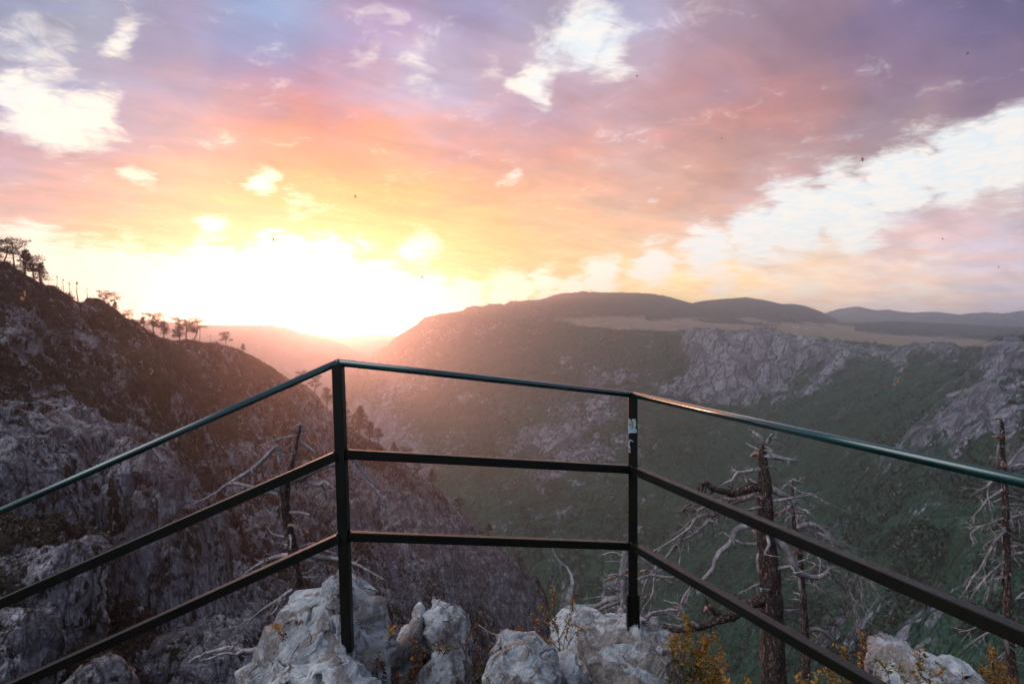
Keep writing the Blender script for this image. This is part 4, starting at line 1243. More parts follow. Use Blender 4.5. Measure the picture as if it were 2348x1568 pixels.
big = dead_tree(C7, .3369, 9.6,
    [(1062, 232), (1052, 262), (1050, 330), (1062, 420), (1068, 520), (1062, 600), (1068, 700), (1072, 850), (1090, 1000), (1104, 1200), (1112, 1400), (1122, 1560), (1128, 1900)],
    [34, 42, 68, 72, 100, 118, 122, 128, 140, 150, 160, 170, 190],
    [
        ([(1062, 240), (1040, 188), (992, 158), (962, 128)], 34, 10, {'twigs': 0}),
        ([(1066, 240), (1098, 205), (1105, 180), (1128, 166)], 30, 12, {'twigs': 0, 'subs': [([(1108, 200), (1138, 188), (1152, 190)], 14, 5)]}),
        ([(1050, 302), (1012, 298), (985, 310), (968, 320)], 48, 10, {'twigs': 0, 'mat': 'torn_wood'}),
        ([(1070, 308), (1140, 322), (1200, 334), (1250, 344), (1292, 352)], 46, 8, {'twigs': 1, 'subs': [([(1220, 338), (1255, 360), (1284, 380)], 16, 6), ([(1240, 342), (1270, 338), (1290, 340)], 10, 4)]}),
        ([(1085, 380), (1115, 388), (1142, 408)], 20, 6, {'twigs': 0}),
        ([(1040, 412), (1000, 410), (940, 422), (880, 426), (845, 412)], 26, 10, {'twigs': 4, 'tw_len': .2, 'subs': [([(880, 430), (850, 470), (846, 542)], 18, 8), ([(850, 480), (800, 495), (762, 526)], 16, 5), ([(940, 420), (935, 450), (942, 492)], 22, 12), ([(900, 440), (960, 470), (1010, 500)], 20, 14), ([(870, 425), (850, 405), (838, 412)], 12, 5)]}),
        ([(1070, 545), (1000, 522), (930, 545), (870, 562), (800, 558), (735, 545), (692, 520), (672, 496), (640, 508), (612, 545)], 66, 12, {'twigs': 6, 'mat': 'bark', 'tw_len': .25, 'lump': .2, 'subs': [([(668, 500), (650, 530), (640, 560)], 22, 8), ([(640, 510), (620, 530), (605, 570)], 18, 6)]}),
        ([(1050, 570), (1000, 568), (940, 600), (870, 612), (800, 612), (740, 640), (665, 660), (600, 690), (540, 686), (474, 692)], 44, 8, {'twigs': 8, 'mat': 'twisted', 'lump': .2, 'subs': [([(600, 690), (560, 670), (500, 680)], 20, 8), ([(560, 640), (520, 665), (500, 700)], 16, 6), ([(560, 600), (530, 650), (505, 690)], 12, 6)]}),
        ([(900, 610), (830, 640), (760, 690), (720, 716), (650, 720), (590, 745), (540, 780), (500, 820), (420, 860)], 36, 7, {'twigs': 8, 'mat': 'twisted', 'subs': [([(690, 740), (712, 790), (722, 892)], 12, 4), ([(650, 775), (648, 840), (640, 916)], 8, 3)]}),
        ([(760, 690), (700, 735), (650, 792), (580, 850), (500, 890), (440, 962), (385, 1020)], 26, 8, {'twigs': 4, 'subs': [([(550, 830), (520, 900), (492, 1000), (480, 1068)], 12, 4), ([(480, 890), (450, 965), (432, 1042)], 12, 5)]}),
        ([(640, 720), (590, 748), (560, 800), (480, 862), (400, 912), (340, 946), (300, 972), (215, 1052)], 24, 6, {'twigs': 5}),
        ([(560, 810), (520, 850), (470, 900), (400, 1000), (330, 1062), (258, 1170), (235, 1250), (252, 1312)], 20, 6, {'twigs': 3, 'subs': [([(330, 1050), (312, 1180), (300, 1262), (250, 1342), (218, 1412)], 16, 5)]}),
        ([(1040, 785), (1000, 786), (930, 795), (872, 822), (850, 872), (820, 922), (760, 972), (735, 1022), (720, 1072), (670, 1132), (630, 1182), (570, 1216), (550, 1252), (540, 1292), (500, 1336), (465, 1348), (420, 1312), (384, 1298)], 44, 12, {'twigs': 3, 'tw_len': .2, 'subs': [([(500, 1336), (490, 1370), (478, 1402)], 14, 6), ([(460, 1345), (430, 1352), (400, 1350)], 12, 4)]}),
        ([(1110, 540), (1160, 562), (1210, 590), (1250, 612), (1270, 652), (1310, 680), (1350, 686), (1372, 716)], 50, 10, {'twigs': 4}),
        ([(1120, 880), (1150, 884), (1192, 930), (1232, 982), (1246, 1042), (1282, 1092), (1340, 1126), (1400, 1142), (1462, 1130), (1498, 1100), (1510, 1075)], 62, 20, {'twigs': 3, 'subs': [([(1268, 1080), (1300, 1142), (1312, 1222), (1350, 1282), (1386, 1322)], 32, 10), ([(1500, 1110), (1515, 1080), (1540, 1072)], 16, 5)]}),
        ([(1095, 830), (1078, 900), (1040, 962), (1016, 1012), (1028, 1110)], 30, 12, {'twigs': 0}),
        ([(1130, 1270), (1060, 1280), (1000, 1312), (930, 1342), (860, 1400), (780, 1422), (700, 1452), (620, 1482), (500, 1500), (300, 1480), (228, 1440)], 86, 18, {'twigs': 5, 'mat': 'bark', 'subs': [([(770, 1420), (735, 1380), (700, 1345), (665, 1352)], 60, 30), ([(700, 1345), (672, 1320), (668, 1280)], 18, 6)]}),
        ([(1050, 1272), (1042, 1290), (1046, 1310)], 40, 30, {'twigs': 0, 'mat': 'torn_wood'}),
        ([(690, 1340), (672, 1350), (664, 1372)], 34, 18, {'twigs': 0, 'mat': 'torn_wood'}),
        ([(1040, 1180), (965, 1212), (880, 1256)], 12, 4, {'twigs': 4, 'tw_len': .2}),
        ([(1160, 1150), (1220, 1152), (1292, 1156)], 14, 6, {'twigs': 0}),
        ([(1180, 1366), (1240, 1364), (1312, 1358)], 18, 8, {'twigs': 0}),
        ([(960, 1330), (1000, 1400), (1050, 1470)], 16, 6, {'twigs': 1}),
        ([(620, 1480), (560, 1440), (470, 1420), (400, 1385), (290, 1390), (230, 1430)], 24, 8, {'twigs': 4, 'tw_len': .25}),
    ], 'largest dead pine with thick rough trunk and broken forked top right of the right post', tw=3.6)

thin = dead_tree(C7, .3369, 11.2,
    [(1256, 462), (1258, 600), (1268, 780), (1298, 950), (1318, 1150), (1334, 1350), (1342, 1568), (1350, 1900)],
    [12, 22, 30, 36, 42, 50, 58, 66],
    [
        ([(1256, 480), (1212, 510), (1178, 552)], 12, 4, {'twigs': 1}),
        ([(1256, 470), (1300, 490), (1346, 503)], 12, 5, {'twigs': 1, 'tw_len': .15}),
        ([(1258, 530), (1310, 560), (1342, 602), (1366, 642)], 14, 5, {'twigs': 1}),
        ([(1262, 560), (1370, 572), (1430, 600), (1480, 632), (1560, 666), (1655, 706)], 14, 3, {'twigs': 3, 'tw_len': .12}),
        ([(1258, 605), (1190, 612), (1128, 642)], 12, 4, {'twigs': 2}),
        ([(1262, 640), (1200, 690), (1140, 747)], 14, 4, {'twigs': 1}),
        ([(1166, 642), (1200, 672), (1242, 712)], 8, 4, {'twigs': 0}),
        ([(1268, 722), (1320, 722), (1382, 736)], 14, 5, {'twigs': 1}),
        ([(1265, 712), (1225, 735), (1195, 776)], 14, 5, {'twigs': 1}),
        ([(1280, 805), (1350, 780), (1420, 792), (1500, 850), (1560, 912), (1640, 1000), (1750, 1100), (1820, 1232), (1948, 1358)], 34, 4, {'twigs': 9, 'tw_len': .5, 'tw_droop': .5}),
        ([(1290, 820), (1340, 810), (1420, 830), (1500, 880), (1570, 930)], 24, 5, {'twigs': 7, 'tw_len': .4, 'tw_droop': .5}),
        ([(1290, 880), (1200, 890), (1180, 885)], 30, 14, {'twigs': 0}),
        ([(1296, 930), (1380, 952), (1440, 1022), (1500, 1112), (1590, 1192), (1650, 1290), (1724, 1455)], 24, 8, {'twigs': 9, 'tw_len': .5, 'tw_droop': .5}),
        ([(1306, 1010), (1380, 1040), (1440, 1062), (1520, 1075), (1590, 1060)], 16, 5, {'twigs': 4}),
        ([(1590, 1042), (1680, 1102), (1730, 1160), (1762, 1232)], 12, 4, {'twigs': 4, 'tw_droop': .5}),
        ([(1500, 1080), (1560, 1102), (1640, 1160), (1652, 1250), (1700, 1320), (1772, 1356)], 16, 4, {'twigs': 4}),
        ([(1640, 1160), (1700, 1200), (1732, 1300), (1722, 1402)], 14, 5, {'twigs': 1}),
        ([(1700, 1300), (1665, 1370), (1628, 1442)], 12, 5, {'twigs': 0}),
        ([(1325, 1180), (1400, 1190), (1480, 1250), (1560, 1290)], 14, 4, {'twigs': 5}),
        ([(1345, 1510), (1400, 1490), (1450, 1500), (1500, 1540), (1545, 1572)], 32, 12, {'twigs': 0}),
        ([(1320, 990), (1290, 960), (1262, 975)], 22, 14, {'twigs': 0, 'mat': 'torn_wood'}),
    ], 'slender dead pine with a fan of drooping twigs just behind the largest dead pine', tw=3.0)

snag = dead_tree(C6, .3125, 8.6,
    [(1062, 55), (1056, 140), (1052, 220), (1055, 300), (1046, 420), (1030, 520), (1000, 600), (990, 760)],
    [40, 60, 70, 62, 62, 70, 96, 110],
    [
        ([(1050, 90), (1010, 70), (960, 60), (872, 86)], 24, 6, {'twigs': 2, 'tw_len': .15}),
        ([(1045, 150), (1020, 132), (980, 130), (922, 126)], 22, 6, {'twigs': 2, 'tw_len': .15}),
        ([(1050, 260), (1078, 272), (1030, 284), (984, 276)], 28, 8, {'twigs': 1, 'tw_len': .15}),
        ([(1060, 300), (1110, 290), (1182, 250), (1262, 226), (1340, 240), (1430, 240)], 34, 8, {'twigs': 5, 'tw_len': .25}),
        ([(1180, 90), (1230, 140), (1290, 200), (1345, 250), (1422, 290)], 14, 4, {'twigs': 3, 'tw_len': .2}),
        ([(1180, 205), (1210, 190), (1235, 205)], 20, 8, {'twigs': 0, 'mat': 'torn_wood'}),
        ([(1020, 410), (930, 450), (840, 488), (740, 500), (620, 502)], 44, 12, {'twigs': 3, 'tw_len': .2}),
        ([(1010, 400), (930, 410), (870, 450), (760, 455), (660, 480), (600, 520)], 40, 14, {'twigs': 3, 'tw_len': .2}),
        ([(1000, 388), (900, 388), (830, 392), (756, 406)], 14, 5, {'twigs': 1, 'tw_len': .12}),
        ([(1010, 560), (960, 556), (880, 560)], 44, 12, {'twigs': 2}),
        ([(940, 600), (1010, 580), (1080, 552), (1160, 560), (1220, 540), (1262, 505), (1380, 482), (1462, 480), (1484, 455), (1420, 430), (1350, 412)], 30, 8, {'twigs': 6, 'tw_len': .25}),
        ([(1160, 590), (1300, 576), (1400, 590), (1475, 602)], 20, 8, {'twigs': 3, 'tw_len': .2}),
        ([(1480, 440), (1500, 380), (1545, 320), (1560, 300)], 20, 12, {'twigs': 1, 'tw_len': .15}),
    ], 'short pale broken dead trunk directly behind the right post', bark='deadwood')

right = dead_tree(C3, .4383, 10.5,
    [(712, 175), (722, 215), (724, 262), (724, 340), (732, 450), (738, 600), (744, 750), (748, 900), (748, 1050), (752, 1200), (765, 1400), (780, 1568), (790, 1800)],
    [12, 18, 24, 26, 30, 34, 36, 38, 40, 42, 46, 52, 60],
    [
        ([(716, 182), (690, 176), (660, 190)], 16, 7, {'twigs': 1, 'tw_len': .12}),
        ([(722, 212), (700, 212), (682, 216)], 7, 4, {'twigs': 0}),
        ([(724, 212), (760, 212), (792, 214)], 8, 4, {'twigs': 0}),
        ([(724, 300), (712, 280), (695, 272), (672, 276)], 22, 7, {'twigs': 0, 'mat': 'torn_wood'}),
        ([(730, 300), (760, 302), (792, 318)], 8, 4, {'twigs': 0}),
        ([(705, 318), (700, 360), (696, 445)], 12, 8, {'twigs': 0}),
        ([(736, 450), (780, 392), (837, 332), (900, 280)], 14, 8, {'twigs': 2}),
        ([(715, 462), (770, 432), (837, 420), (920, 425)], 12, 8, {'twigs': 2}),
        ([(724, 425), (735, 425), (742, 430)], 22, 14, {'twigs': 0, 'mat': 'torn_wood'}),
        ([(735, 545), (700, 570), (650, 602), (612, 650), (578, 690), (576, 732)], 12, 5, {'twigs': 4, 'subs': [([(735, 590), (670, 622), (620, 632)], 10, 5)]}),
        ([(668, 510), (630, 545), (588, 552)], 10, 4, {'twigs': 2}),
        ([(655, 520), (648, 580), (660, 650), (685, 702)], 9, 4, {'twigs': 1}),
        ([(750, 692), (700, 712), (650, 732), (548, 756)], 12, 4, {'twigs': 4}),
        ([(610, 742), (565, 775), (560, 800), (572, 822)], 9, 4, {'twigs': 1}),
        ([(770, 712), (735, 770), (690, 820), (650, 890), (600, 980), (560, 1022), (530, 1092)], 20, 6, {'twigs': 6}),
        ([(760, 705), (720, 790), (690, 850), (680, 900)], 14, 8, {'twigs': 2}),
        ([(700, 800), (650, 830), (628, 850), (632, 870)], 12, 5, {'twigs': 1}),
        ([(750, 850), (770, 850), (837, 845), (910, 870)], 14, 8, {'twigs': 3}),
        ([(837, 880), (770, 895), (710, 950), (650, 1000), (600, 1060), (560, 1112)], 16, 5, {'twigs': 6}),
        ([(690, 960), (665, 1030), (650, 1090), (655, 1145)], 12, 5, {'twigs': 3}),
        ([(740, 1010), (680, 1020), (600, 1050)], 10, 4, {'twigs': 2}),
        ([(735, 940), (752, 970), (768, 1002)], 16, 5, {'twigs': 0, 'mat': 'torn_wood'}),
        ([(730, 870), (730, 960), (715, 1050)], 12, 8, {'twigs': 1}),
        ([(752, 702), (800, 690), (850, 688), (920, 700)], 16, 9, {'twigs': 4}),
        ([(745, 660), (780, 680), (837, 740), (900, 790)], 12, 8, {'twigs': 3}),
        ([(790, 1130), (837, 1090), (900, 1060)], 10, 6, {'twigs': 2}),
        ([(745, 1090), (752, 1110), (770, 1128)], 16, 6, {'twigs': 0, 'mat': 'torn_wood'}),
        ([(748, 1235), (690, 1250), (630, 1244), (570, 1280), (495, 1297)], 12, 5, {'twigs': 2}),
        ([(748, 1300), (700, 1295), (650, 1300), (580, 1340), (515, 1392)], 12, 5, {'twigs': 1}),
        ([(745, 1310), (750, 1380), (776, 1455)], 20, 10, {'twigs': 1}),
        ([(900, 1320), (837, 1350), (770, 1380), (700, 1432)], 12, 5, {'twigs': 4}),
    ], 'tall slim dead pine with hanging twigs at the far right behind the rails', tw=3.0)

left = dead_tree(C4, .38358, 10.0,
    [(745, 92), (738, 130), (722, 190), (692, 340), (655, 430), (645, 560), (668, 700), (700, 850), (722, 1000), (742, 1150), (755, 1300), (760, 1500)],
    [14, 16, 20, 26, 78, 70, 72, 66, 68, 74, 80, 90],
    [
        ([(765, 130), (768, 100), (745, 84), (725, 95), (700, 115), (725, 132), (770, 130)], 12, 7, {'twigs': 1, 'tw_len': .12}),
        ([(715, 155), (660, 165), (610, 175), (550, 200), (488, 212)], 12, 4, {'twigs': 2, 'tw_len': .15}),
        ([(640, 520), (600, 500), (560, 488), (520, 490), (440, 460), (330, 440), (260, 480), (180, 530), (88, 570)], 40, 6, {'twigs': 5, 'tw_len': .25}),
        ([(320, 440), (400, 392), (450, 360), (520, 300), (590, 230)], 20, 22, {'twigs': 1, 'subs': [([(595, 215), (622, 255), (622, 320)], 34, 16), ([(455, 360), (455, 400), (462, 442)], 16, 8)]}),
        ([(600, 490), (560, 470), (480, 470), (430, 480)], 30, 16, {'twigs': 2}),
        ([(740, 190), (770, 205), (800, 226), (836, 252)], 20, 6, {'twigs': 0}),
        ([(660, 450), (700, 425), (760, 420), (850, 450), (890, 430), (940, 470), (962, 490)], 36, 10, {'twigs': 3, 'tw_len': .2, 'subs': [([(870, 450), (900, 490), (925, 532)], 20, 8), ([(860, 450), (885, 425), (915, 440)], 20, 10)]}),
        ([(690, 420), (760, 395), (820, 365), (880, 340), (960, 318), (1050, 290), (1112, 370), (1192, 460), (1222, 560), (1242, 702)], 50, 4, {'twigs': 6, 'tw_len': .25}),
        ([(1000, 350), (1060, 375), (1100, 400), (1190, 470), (1225, 520), (1255, 582)], 16, 4, {'twigs': 3}),
        ([(640, 560), (600, 600), (610, 640)], 18, 16, {'twigs': 1}),
        ([(690, 870), (600, 882), (520, 912), (450, 952), (388, 1002)], 36, 6, {'twigs': 4, 'subs': [([(530, 905), (525, 885), (530, 862)], 14, 5)]}),
        ([(720, 860), (820, 872), (880, 885), (940, 890), (1050, 912), (1150, 962), (1255, 1022)], 36, 8, {'twigs': 4, 'subs': [([(1040, 935), (1080, 1000), (1122, 1072)], 20, 7), ([(1200, 1000), (1225, 1050), (1262, 1082)], 10, 4)]}),
        ([(740, 822), (820, 800), (890, 840), (970, 862)], 16, 5, {'twigs': 1}),
        ([(730, 1070), (690, 1080), (600, 1142), (520, 1192), (450, 1250), (408, 1266), (335, 1352)], 26, 5, {'twigs': 3, 'subs': [([(630, 1130), (600, 1190), (572, 1222)], 14, 8), ([(700, 1070), (670, 1110), (640, 1140)], 16, 10)]}),
        ([(760, 1000), (820, 1000), (900, 990)], 10, 3, {'twigs': 4, 'tw_len': .12}),
    ], 'gnarled dead pine behind the left rails with a hooked top', tw=1.5)

# fallen dead bough lying behind the tall pointed boulder
m = MB()
pth = grow(m, [(620, 1425), (520, 1430), (400, 1445), (320, 1425), (240, 1440), (180, 1455), (120, 1480), (78, 1512)], C4, 4.6, PXW(17, 4.6), PXW(5, 4.6), twigs=0, sides=10, lump=0.2)
grow(m, [(400, 1440), (360, 1460), (300, 1455), (220, 1480), (150, 1500)], C4, 4.55, PXW(10, 4.6), PXW(3, 4.6), twigs=0)
grow(m, [(340, 1425), (345, 1412), (300, 1420)], C4, 4.55, PXW(6, 4.6), PXW(3, 4.6), twigs=0)
grow(m, [(380, 1450), (400, 1470), (420, 1478)], C4, 4.6, PXW(6, 4.6), PXW(3, 4.6), twigs=0)
grow(m, [(620, 1425), (800, 1470), (900, 1700)], C4, 4.6, PXW(20, 4.6), PXW(30, 4.6), twigs=0)
tag(m.build('fallen_branch', M['deadwood'], origin=pth[0]), 'twisted fallen dead branch poking out left of the tall pointed boulder', 'branch')

# ------------------------------------------------------------------ leafy plants at the rail


def leaf(mb, p, dirv, ln, wd, curl=0.25):
    dirv = dirv / np.linalg.norm(dirv)
    s = np.cross(dirv, rng.normal(size=3)); s /= max(np.linalg.norm(s), 1e-6)
    n = np.cross(dirv, s)
    b = len(mb.v)
    for (t, w) in ((0, 0.0), (0.3, 0.85), (0.62, 0.75), (1.0, 0.0)):
        c = p + dirv * ln * t - n * curl * ln * t * t
        if w == 0: mb.v.append(c)
        else:
            mb.v.append(c + s * wd * w / 2 + n * wd * 0.15); mb.v.append(c); mb.v.append(c - s * wd * w / 2 + n * wd * 0.15)
    # 0 | 1 2 3 | 4 5 6 | 7
    mb.f += [(b, b + 1, b + 2), (b, b + 2, b + 3), (b + 1, b + 4, b + 5, b + 2), (b + 2, b + 5, b + 6, b + 3), (b + 4, b + 7, b + 5), (b + 5, b + 7, b + 6)]


def plant(name, stems, d, leafmats, label, cat, ln=0.02, wd=0.009, dens=60, spread=0.035, r=0.0022, droop=0.5, side_twigs=6, tw=0.07, group='wild plants growing between the boulders', start=0.2):
    """stems: traced photo polylines root->tip"""
    x0, y0 = stems[0][0]
    base = at(x0, y0, d)
    root = empty(name, base, label, cat, group)
    ms = MB(); ml = [MB() for _ in leafmats]
    for st in stems:
        P3 = np.array([at(x, y, d + random.uniform(-.05, .05) * (1 if i else 0.3)) for i, (x, y) in enumerate(st)])
        L = np.linalg.norm(np.diff(P3, axis=0), axis=1).sum()
        n = max(8, int(L / 0.012))
        path = smooth_path(P3, n) + rng.normal(size=(n, 3)) * 0.0008
        ms.tube(path, np.linspace(r, r * 0.35, n), 5)
        carriers = [(path, start)]
        for _ in range(int(side_twigs * L / 0.25)):
            k = int(random.uniform(start, 0.97) * (n - 1))
            dv = rng.normal(size=3) + np.array([0, 0, 0.7]); dv /= np.linalg.norm(dv)
            q = [path[k]]; l2 = tw * random.uniform(.4, 1.1)
            for j in range(5):
                dv = dv + rng.normal(size=3) * .15 + np.array([0, 0, .08]); dv /= np.linalg.norm(dv)
                q.append(q[-1] + dv * l2 / 5)
            q = smooth_path(np.array(q), 7)
            ms.tube(q, np.linspace(r * .5, r * .22, 7), 4)
            carriers.append((q, 0.1))
        tot = sum(np.linalg.norm(np.diff(c[0], axis=0), axis=1).sum() for c in carriers)
        for c, s0 in carriers:
            Lc = np.linalg.norm(np.diff(c, axis=0), axis=1).sum()
            for _ in range(max(2, int(dens * Lc / 0.1))):
                k = int(random.uniform(s0, 1.0) * (len(c) - 1))
                t = c[min(k + 1, len(c) - 1)] - c[max(k - 1, 0)]; t /= max(np.linalg.norm(t), 1e-9)
                dv = t * 0.4 + rng.normal(size=3) * 0.7 + np.array([0, 0, -droop])
                w = random.choices(range(len(leafmats)), [3, 2, 1][:len(leafmats)])[0]
                s = random.uniform(.55, 1.15)
                leaf(ml[w], c[k] + rng.normal(size=3) * 0.002, dv, ln * s, wd * s)
    ms.build('stem', M['stem'], root)
    for m_, nm in zip(ml, leafmats):
        if m_.f: m_.build('leaves', M[nm], root)
    return root


plant('shrub', [[(1284, 1500), (1278, 1450), (1265, 1420), (1250, 1400), (1232, 1390)], [(1284, 1500), (1280, 1460), (1272, 1420), (1268, 1370), (1262, 1342)], [(1280, 1470), (1300, 1430), (1312, 1400), (1312, 1365)],
                [(1290, 1500), (1296, 1460), (1310, 1430), (1330, 1440)], [(1284, 1500), (1250, 1470), (1225, 1430), (1213, 1410)], [(1276, 1440), (1250, 1430), (1220, 1418)], [(1296, 1500), (1306, 1470), (1325, 1445), (1335, 1440)], [(1284, 1490), (1262, 1470), (1248, 1478)]],
      3.25, ['leaf_green', 'leaf_orange', 'leaf_rust'], 'thin stemmed shrub with small orange leaves before the white rock', 'shrub', 0.017, 0.006, 22, side_twigs=6, tw=0.06, start=0.3)
plant('shrub', [[(1560, 1640), (1556, 1560), (1570, 1500), (1580, 1450), (1583, 1420)], [(1570, 1640), (1590, 1560), (1610, 1500), (1640, 1450)], [(1560, 1640), (1540, 1540), (1545, 1480), (1560, 1450)], [(1600, 1640), (1630, 1580), (1650, 1530), (1655, 1480)],
                [(1600, 1640), (1610, 1580), (1600, 1520), (1610, 1470)], [(1580, 1640), (1650, 1590), (1690, 1560)], [(1540, 1640), (1545, 1600), (1530, 1560)], [(1590, 1640), (1570, 1590), (1600, 1540), (1580, 1480)], [(1600, 1640), (1640, 1560), (1630, 1500)], [(1600, 1640), (1590, 1600), (1620, 1560), (1625, 1520)], [(1560, 1640), (1575, 1570), (1560, 1520)]],
      3.15, ['leaf_orange', 'leaf_green', 'leaf_yellow'], 'dense orange bush hugging the right side of the post boulder', 'shrub', 0.022, 0.008, 26, side_twigs=11, tw=0.09, start=0.15)
plant('shrub', [[(1530, 1640), (1530, 1580), (1545, 1530), (1560, 1505)], [(1545, 1640), (1560, 1580), (1580, 1540), (1600, 1530)], [(1560, 1640), (1590, 1590), (1610, 1570)], [(1530, 1640), (1570, 1600), (1570, 1560)], [(1550, 1640), (1540, 1600), (1560, 1540)]],
      3.02, ['leaf_dark', 'leaf_green'], 'dark green low bush in front of the dense orange bush', 'shrub', 0.02, 0.008, 24, side_twigs=10, tw=0.08, start=0.1)
plant('shrub', [[(1980, 1640), (1978, 1560), (1975, 1500), (1982, 1450)], [(1980, 1640), (1950, 1570), (1935, 1520), (1940, 1480)], [(1985, 1640), (2000, 1570), (2000, 1520)], [(1970, 1640), (1930, 1590), (1910, 1540)], [(1975, 1640), (1960, 1580), (1965, 1510)], [(1990, 1640), (1975, 1590), (1985, 1520)], [(1960, 1640), (1920, 1600), (1900, 1560), (1905, 1530)]],
      3.9, ['leaf_orange', 'leaf_dark', 'leaf_rust'], 'orange brown bush just left of the bluish white boulder', 'shrub', 0.020, 0.008, 26, side_twigs=10, tw=0.09, start=0.15)
plant('rosehip', [[(2030, 1640), (2060, 1590), (2100, 1568), (2112, 1550), (2110, 1520), (2108, 1505)], [(2030, 1640), (2040, 1570), (2030, 1530), (2010, 1510)], [(2060, 1600), (2075, 1560), (2060, 1540), (2070, 1500)], [(2100, 1570), (2140, 1550), (2160, 1540), (2168, 1530)],
                  [(2112, 1550), (2130, 1560), (2125, 1580)], [(2020, 1640), (2040, 1590), (2020, 1560), (2004, 1545)]],
      3.05, ['leaf_green', 'leaf_green', 'leaf_orange'], 'straggling green briar arching over the bluish white boulder', 'briar', 0.024, 0.014, 7, side_twigs=5, tw=0.07, start=0.3, droop=.2)
plant('plant', [[(2210, 1640), (2212, 1590), (2208, 1560), (2205, 1530)], [(2210, 1640), (2180, 1600), (2170, 1570), (2150, 1545)]], 3.1, ['leaf_green', 'leaf_orange'], 'spindly single stem plant in front of the bluish white boulder', 'plant', 0.016, 0.008, 12, side_twigs=4, tw=0.03, start=.2)
plant('shrub', [[(2290, 1640), (2280, 1560), (2275, 1510), (2282, 1495)], [(2290, 1640), (2260, 1570), (2245, 1530)], [(2290, 1640), (2300, 1570), (2305, 1530)], [(2290, 1640), (2270, 1580), (2262, 1520)], [(2300, 1640), (2320, 1580), (2330, 1560)], [(2285, 1640), (2290, 1560), (2292, 1515)]],
      4.0, ['leaf_orange', 'leaf_dark'], 'feathery orange bush in the lower right corner', 'shrub', 0.016, 0.005, 42, side_twigs=14, tw=0.07, start=.1)
plant('shrub', [[(1840, 1640), (1835, 1580), (1828, 1540)], [(1850, 1640), (1870, 1580), (1880, 1540)], [(1860, 1640), (1900, 1590), (1925, 1560)], [(1830, 1640), (1850, 1590), (1855, 1560)], [(1870, 1640), (1885, 1600), (1905, 1580)]],
      3.0, ['leaf_green', 'leaf_orange', 'leaf_yellow'], 'low green and yellow leaved bush beneath the lower rail', 'shrub', 0.026, 0.015, 12, side_twigs=6, tw=0.07, start=.1)
plant('flower', [[(1672, 1640), (1675, 1590), (1662, 1545)], [(1680, 1640), (1700, 1590), (1718, 1560)], [(1680, 1640), (1690, 1600), (1684, 1570)]], 2.9, ['leaf_yellow', 'leaf_yellow'], 'bright yellow leaves at the bottom edge beside the dense orange bush', 'plant', 0.02, 0.013, 11, side_twigs=4, tw=.05, start=.3)
plant('plant', [[(1075, 1640), (1072, 1540), (1070, 1470), (1085, 1440), (1100, 1425), (1112, 1385)], [(1072, 1520), (1060, 1480), (1050, 1465)], [(1074, 1540), (1090, 1500), (1100, 1480)], [(1075, 1560), (1098, 1540), (1094, 1515)]],
      2.95, ['leaf_rust', 'leaf_dark'], 'dry reddish stalk with a feathery head right of the split boulder', 'plant', 0.010, 0.004, 26, side_twigs=7, tw=.03, start=.3)
plant('plant', [[(930, 1620), (945, 1540), (952, 1480), (948, 1462)], [(935, 1620), (960, 1520), (975, 1495)], [(930, 1600), (940, 1550), (965, 1530), (990, 1535)], [(925, 1600), (915, 1560), (908, 1550)], [(940, 1610), (950, 1560), (935, 1530)]],
      3.05, ['leaf_rust', 'leaf_orange', 'leaf_dark'], 'rusty leaved weed in front of the split grey boulder', 'plant', 0.018, 0.008, 16, side_twigs=6, tw=.05, start=.3)
plant('plant', [[(1010, 1512), (1008, 1490), (1005, 1468)], [(1012, 1512), (1022, 1488), (1028, 1470)]], 3.12, ['leaf_green', 'leaf_rust'], 'tiny green and red sprig on top of the small bluish rock', 'plant', 0.03, 0.014, 12, side_twigs=2, tw=.03, start=.3)
plant('plant', [[(1090, 1640), (1100, 1560), (1110, 1520)], [(1090, 1640), (1120, 1560), (1130, 1500), (1118, 1480)], [(1085, 1640), (1080, 1590), (1095, 1550)], [(1100, 1640), (1105, 1580), (1120, 1540)]], 3.3, ['leaf_dark', 'leaf_green', 'leaf_rust'], 'dark leafy weed left of the rounded brown-topped boulder', 'plant', 0.022, 0.010, 14, side_twigs=6, tw=.05, start=.2)
plant('plant', [[(1180, 1480), (1172, 1460), (1150, 1452)], [(1180, 1480), (1186, 1450), (1190, 1435)], [(1150, 1500), (1135, 1480), (1122, 1486)]], 3.5, ['leaf_rust', 'leaf_orange'], 'rust coloured sprigs peeping over the rounded brown-topped boulder', 'plant', 0.018, 0.007, 22, side_twigs=7, tw=.05, start=.2)
plant('plant', [[(862, 1620), (856, 1560), (850, 1500), (840, 1480)], [(866, 1620), (880, 1560), (876, 1510)], [(860, 1620), (846, 1570), (835, 1530)], [(868, 1620), (862, 1550), (868, 1500)]], 2.85, ['leaf_dark', 'leaf_dark', 'leaf_rust'], 'dark withered tuft in the cleft right of the left post', 'plant', 0.018, 0.007, 24, side_twigs=8, tw=.05, start=.1)
plant('sprig', [[(640, 1450), (634, 1436), (630, 1426)], [(640, 1450), (642, 1435), (644, 1428)]], 2.72, ['leaf_yellow', 'leaf_orange'], 'small yellow leaf sprig on the left shoulder of the tall pointed boulder', 'sprig', 0.020, 0.011, 18, side_twigs=0, start=.3, r=.0012)
plant('sprig', [[(893, 1466), (892, 1450), (896, 1432)], [(893, 1466), (900, 1445), (902, 1434)]], 2.78, ['leaf_yellow', 'leaf_orange'], 'small orange leaf sprig right of the tall pointed boulder', 'sprig', 0.020, 0.011, 16, side_twigs=0, start=.3, r=.0012)
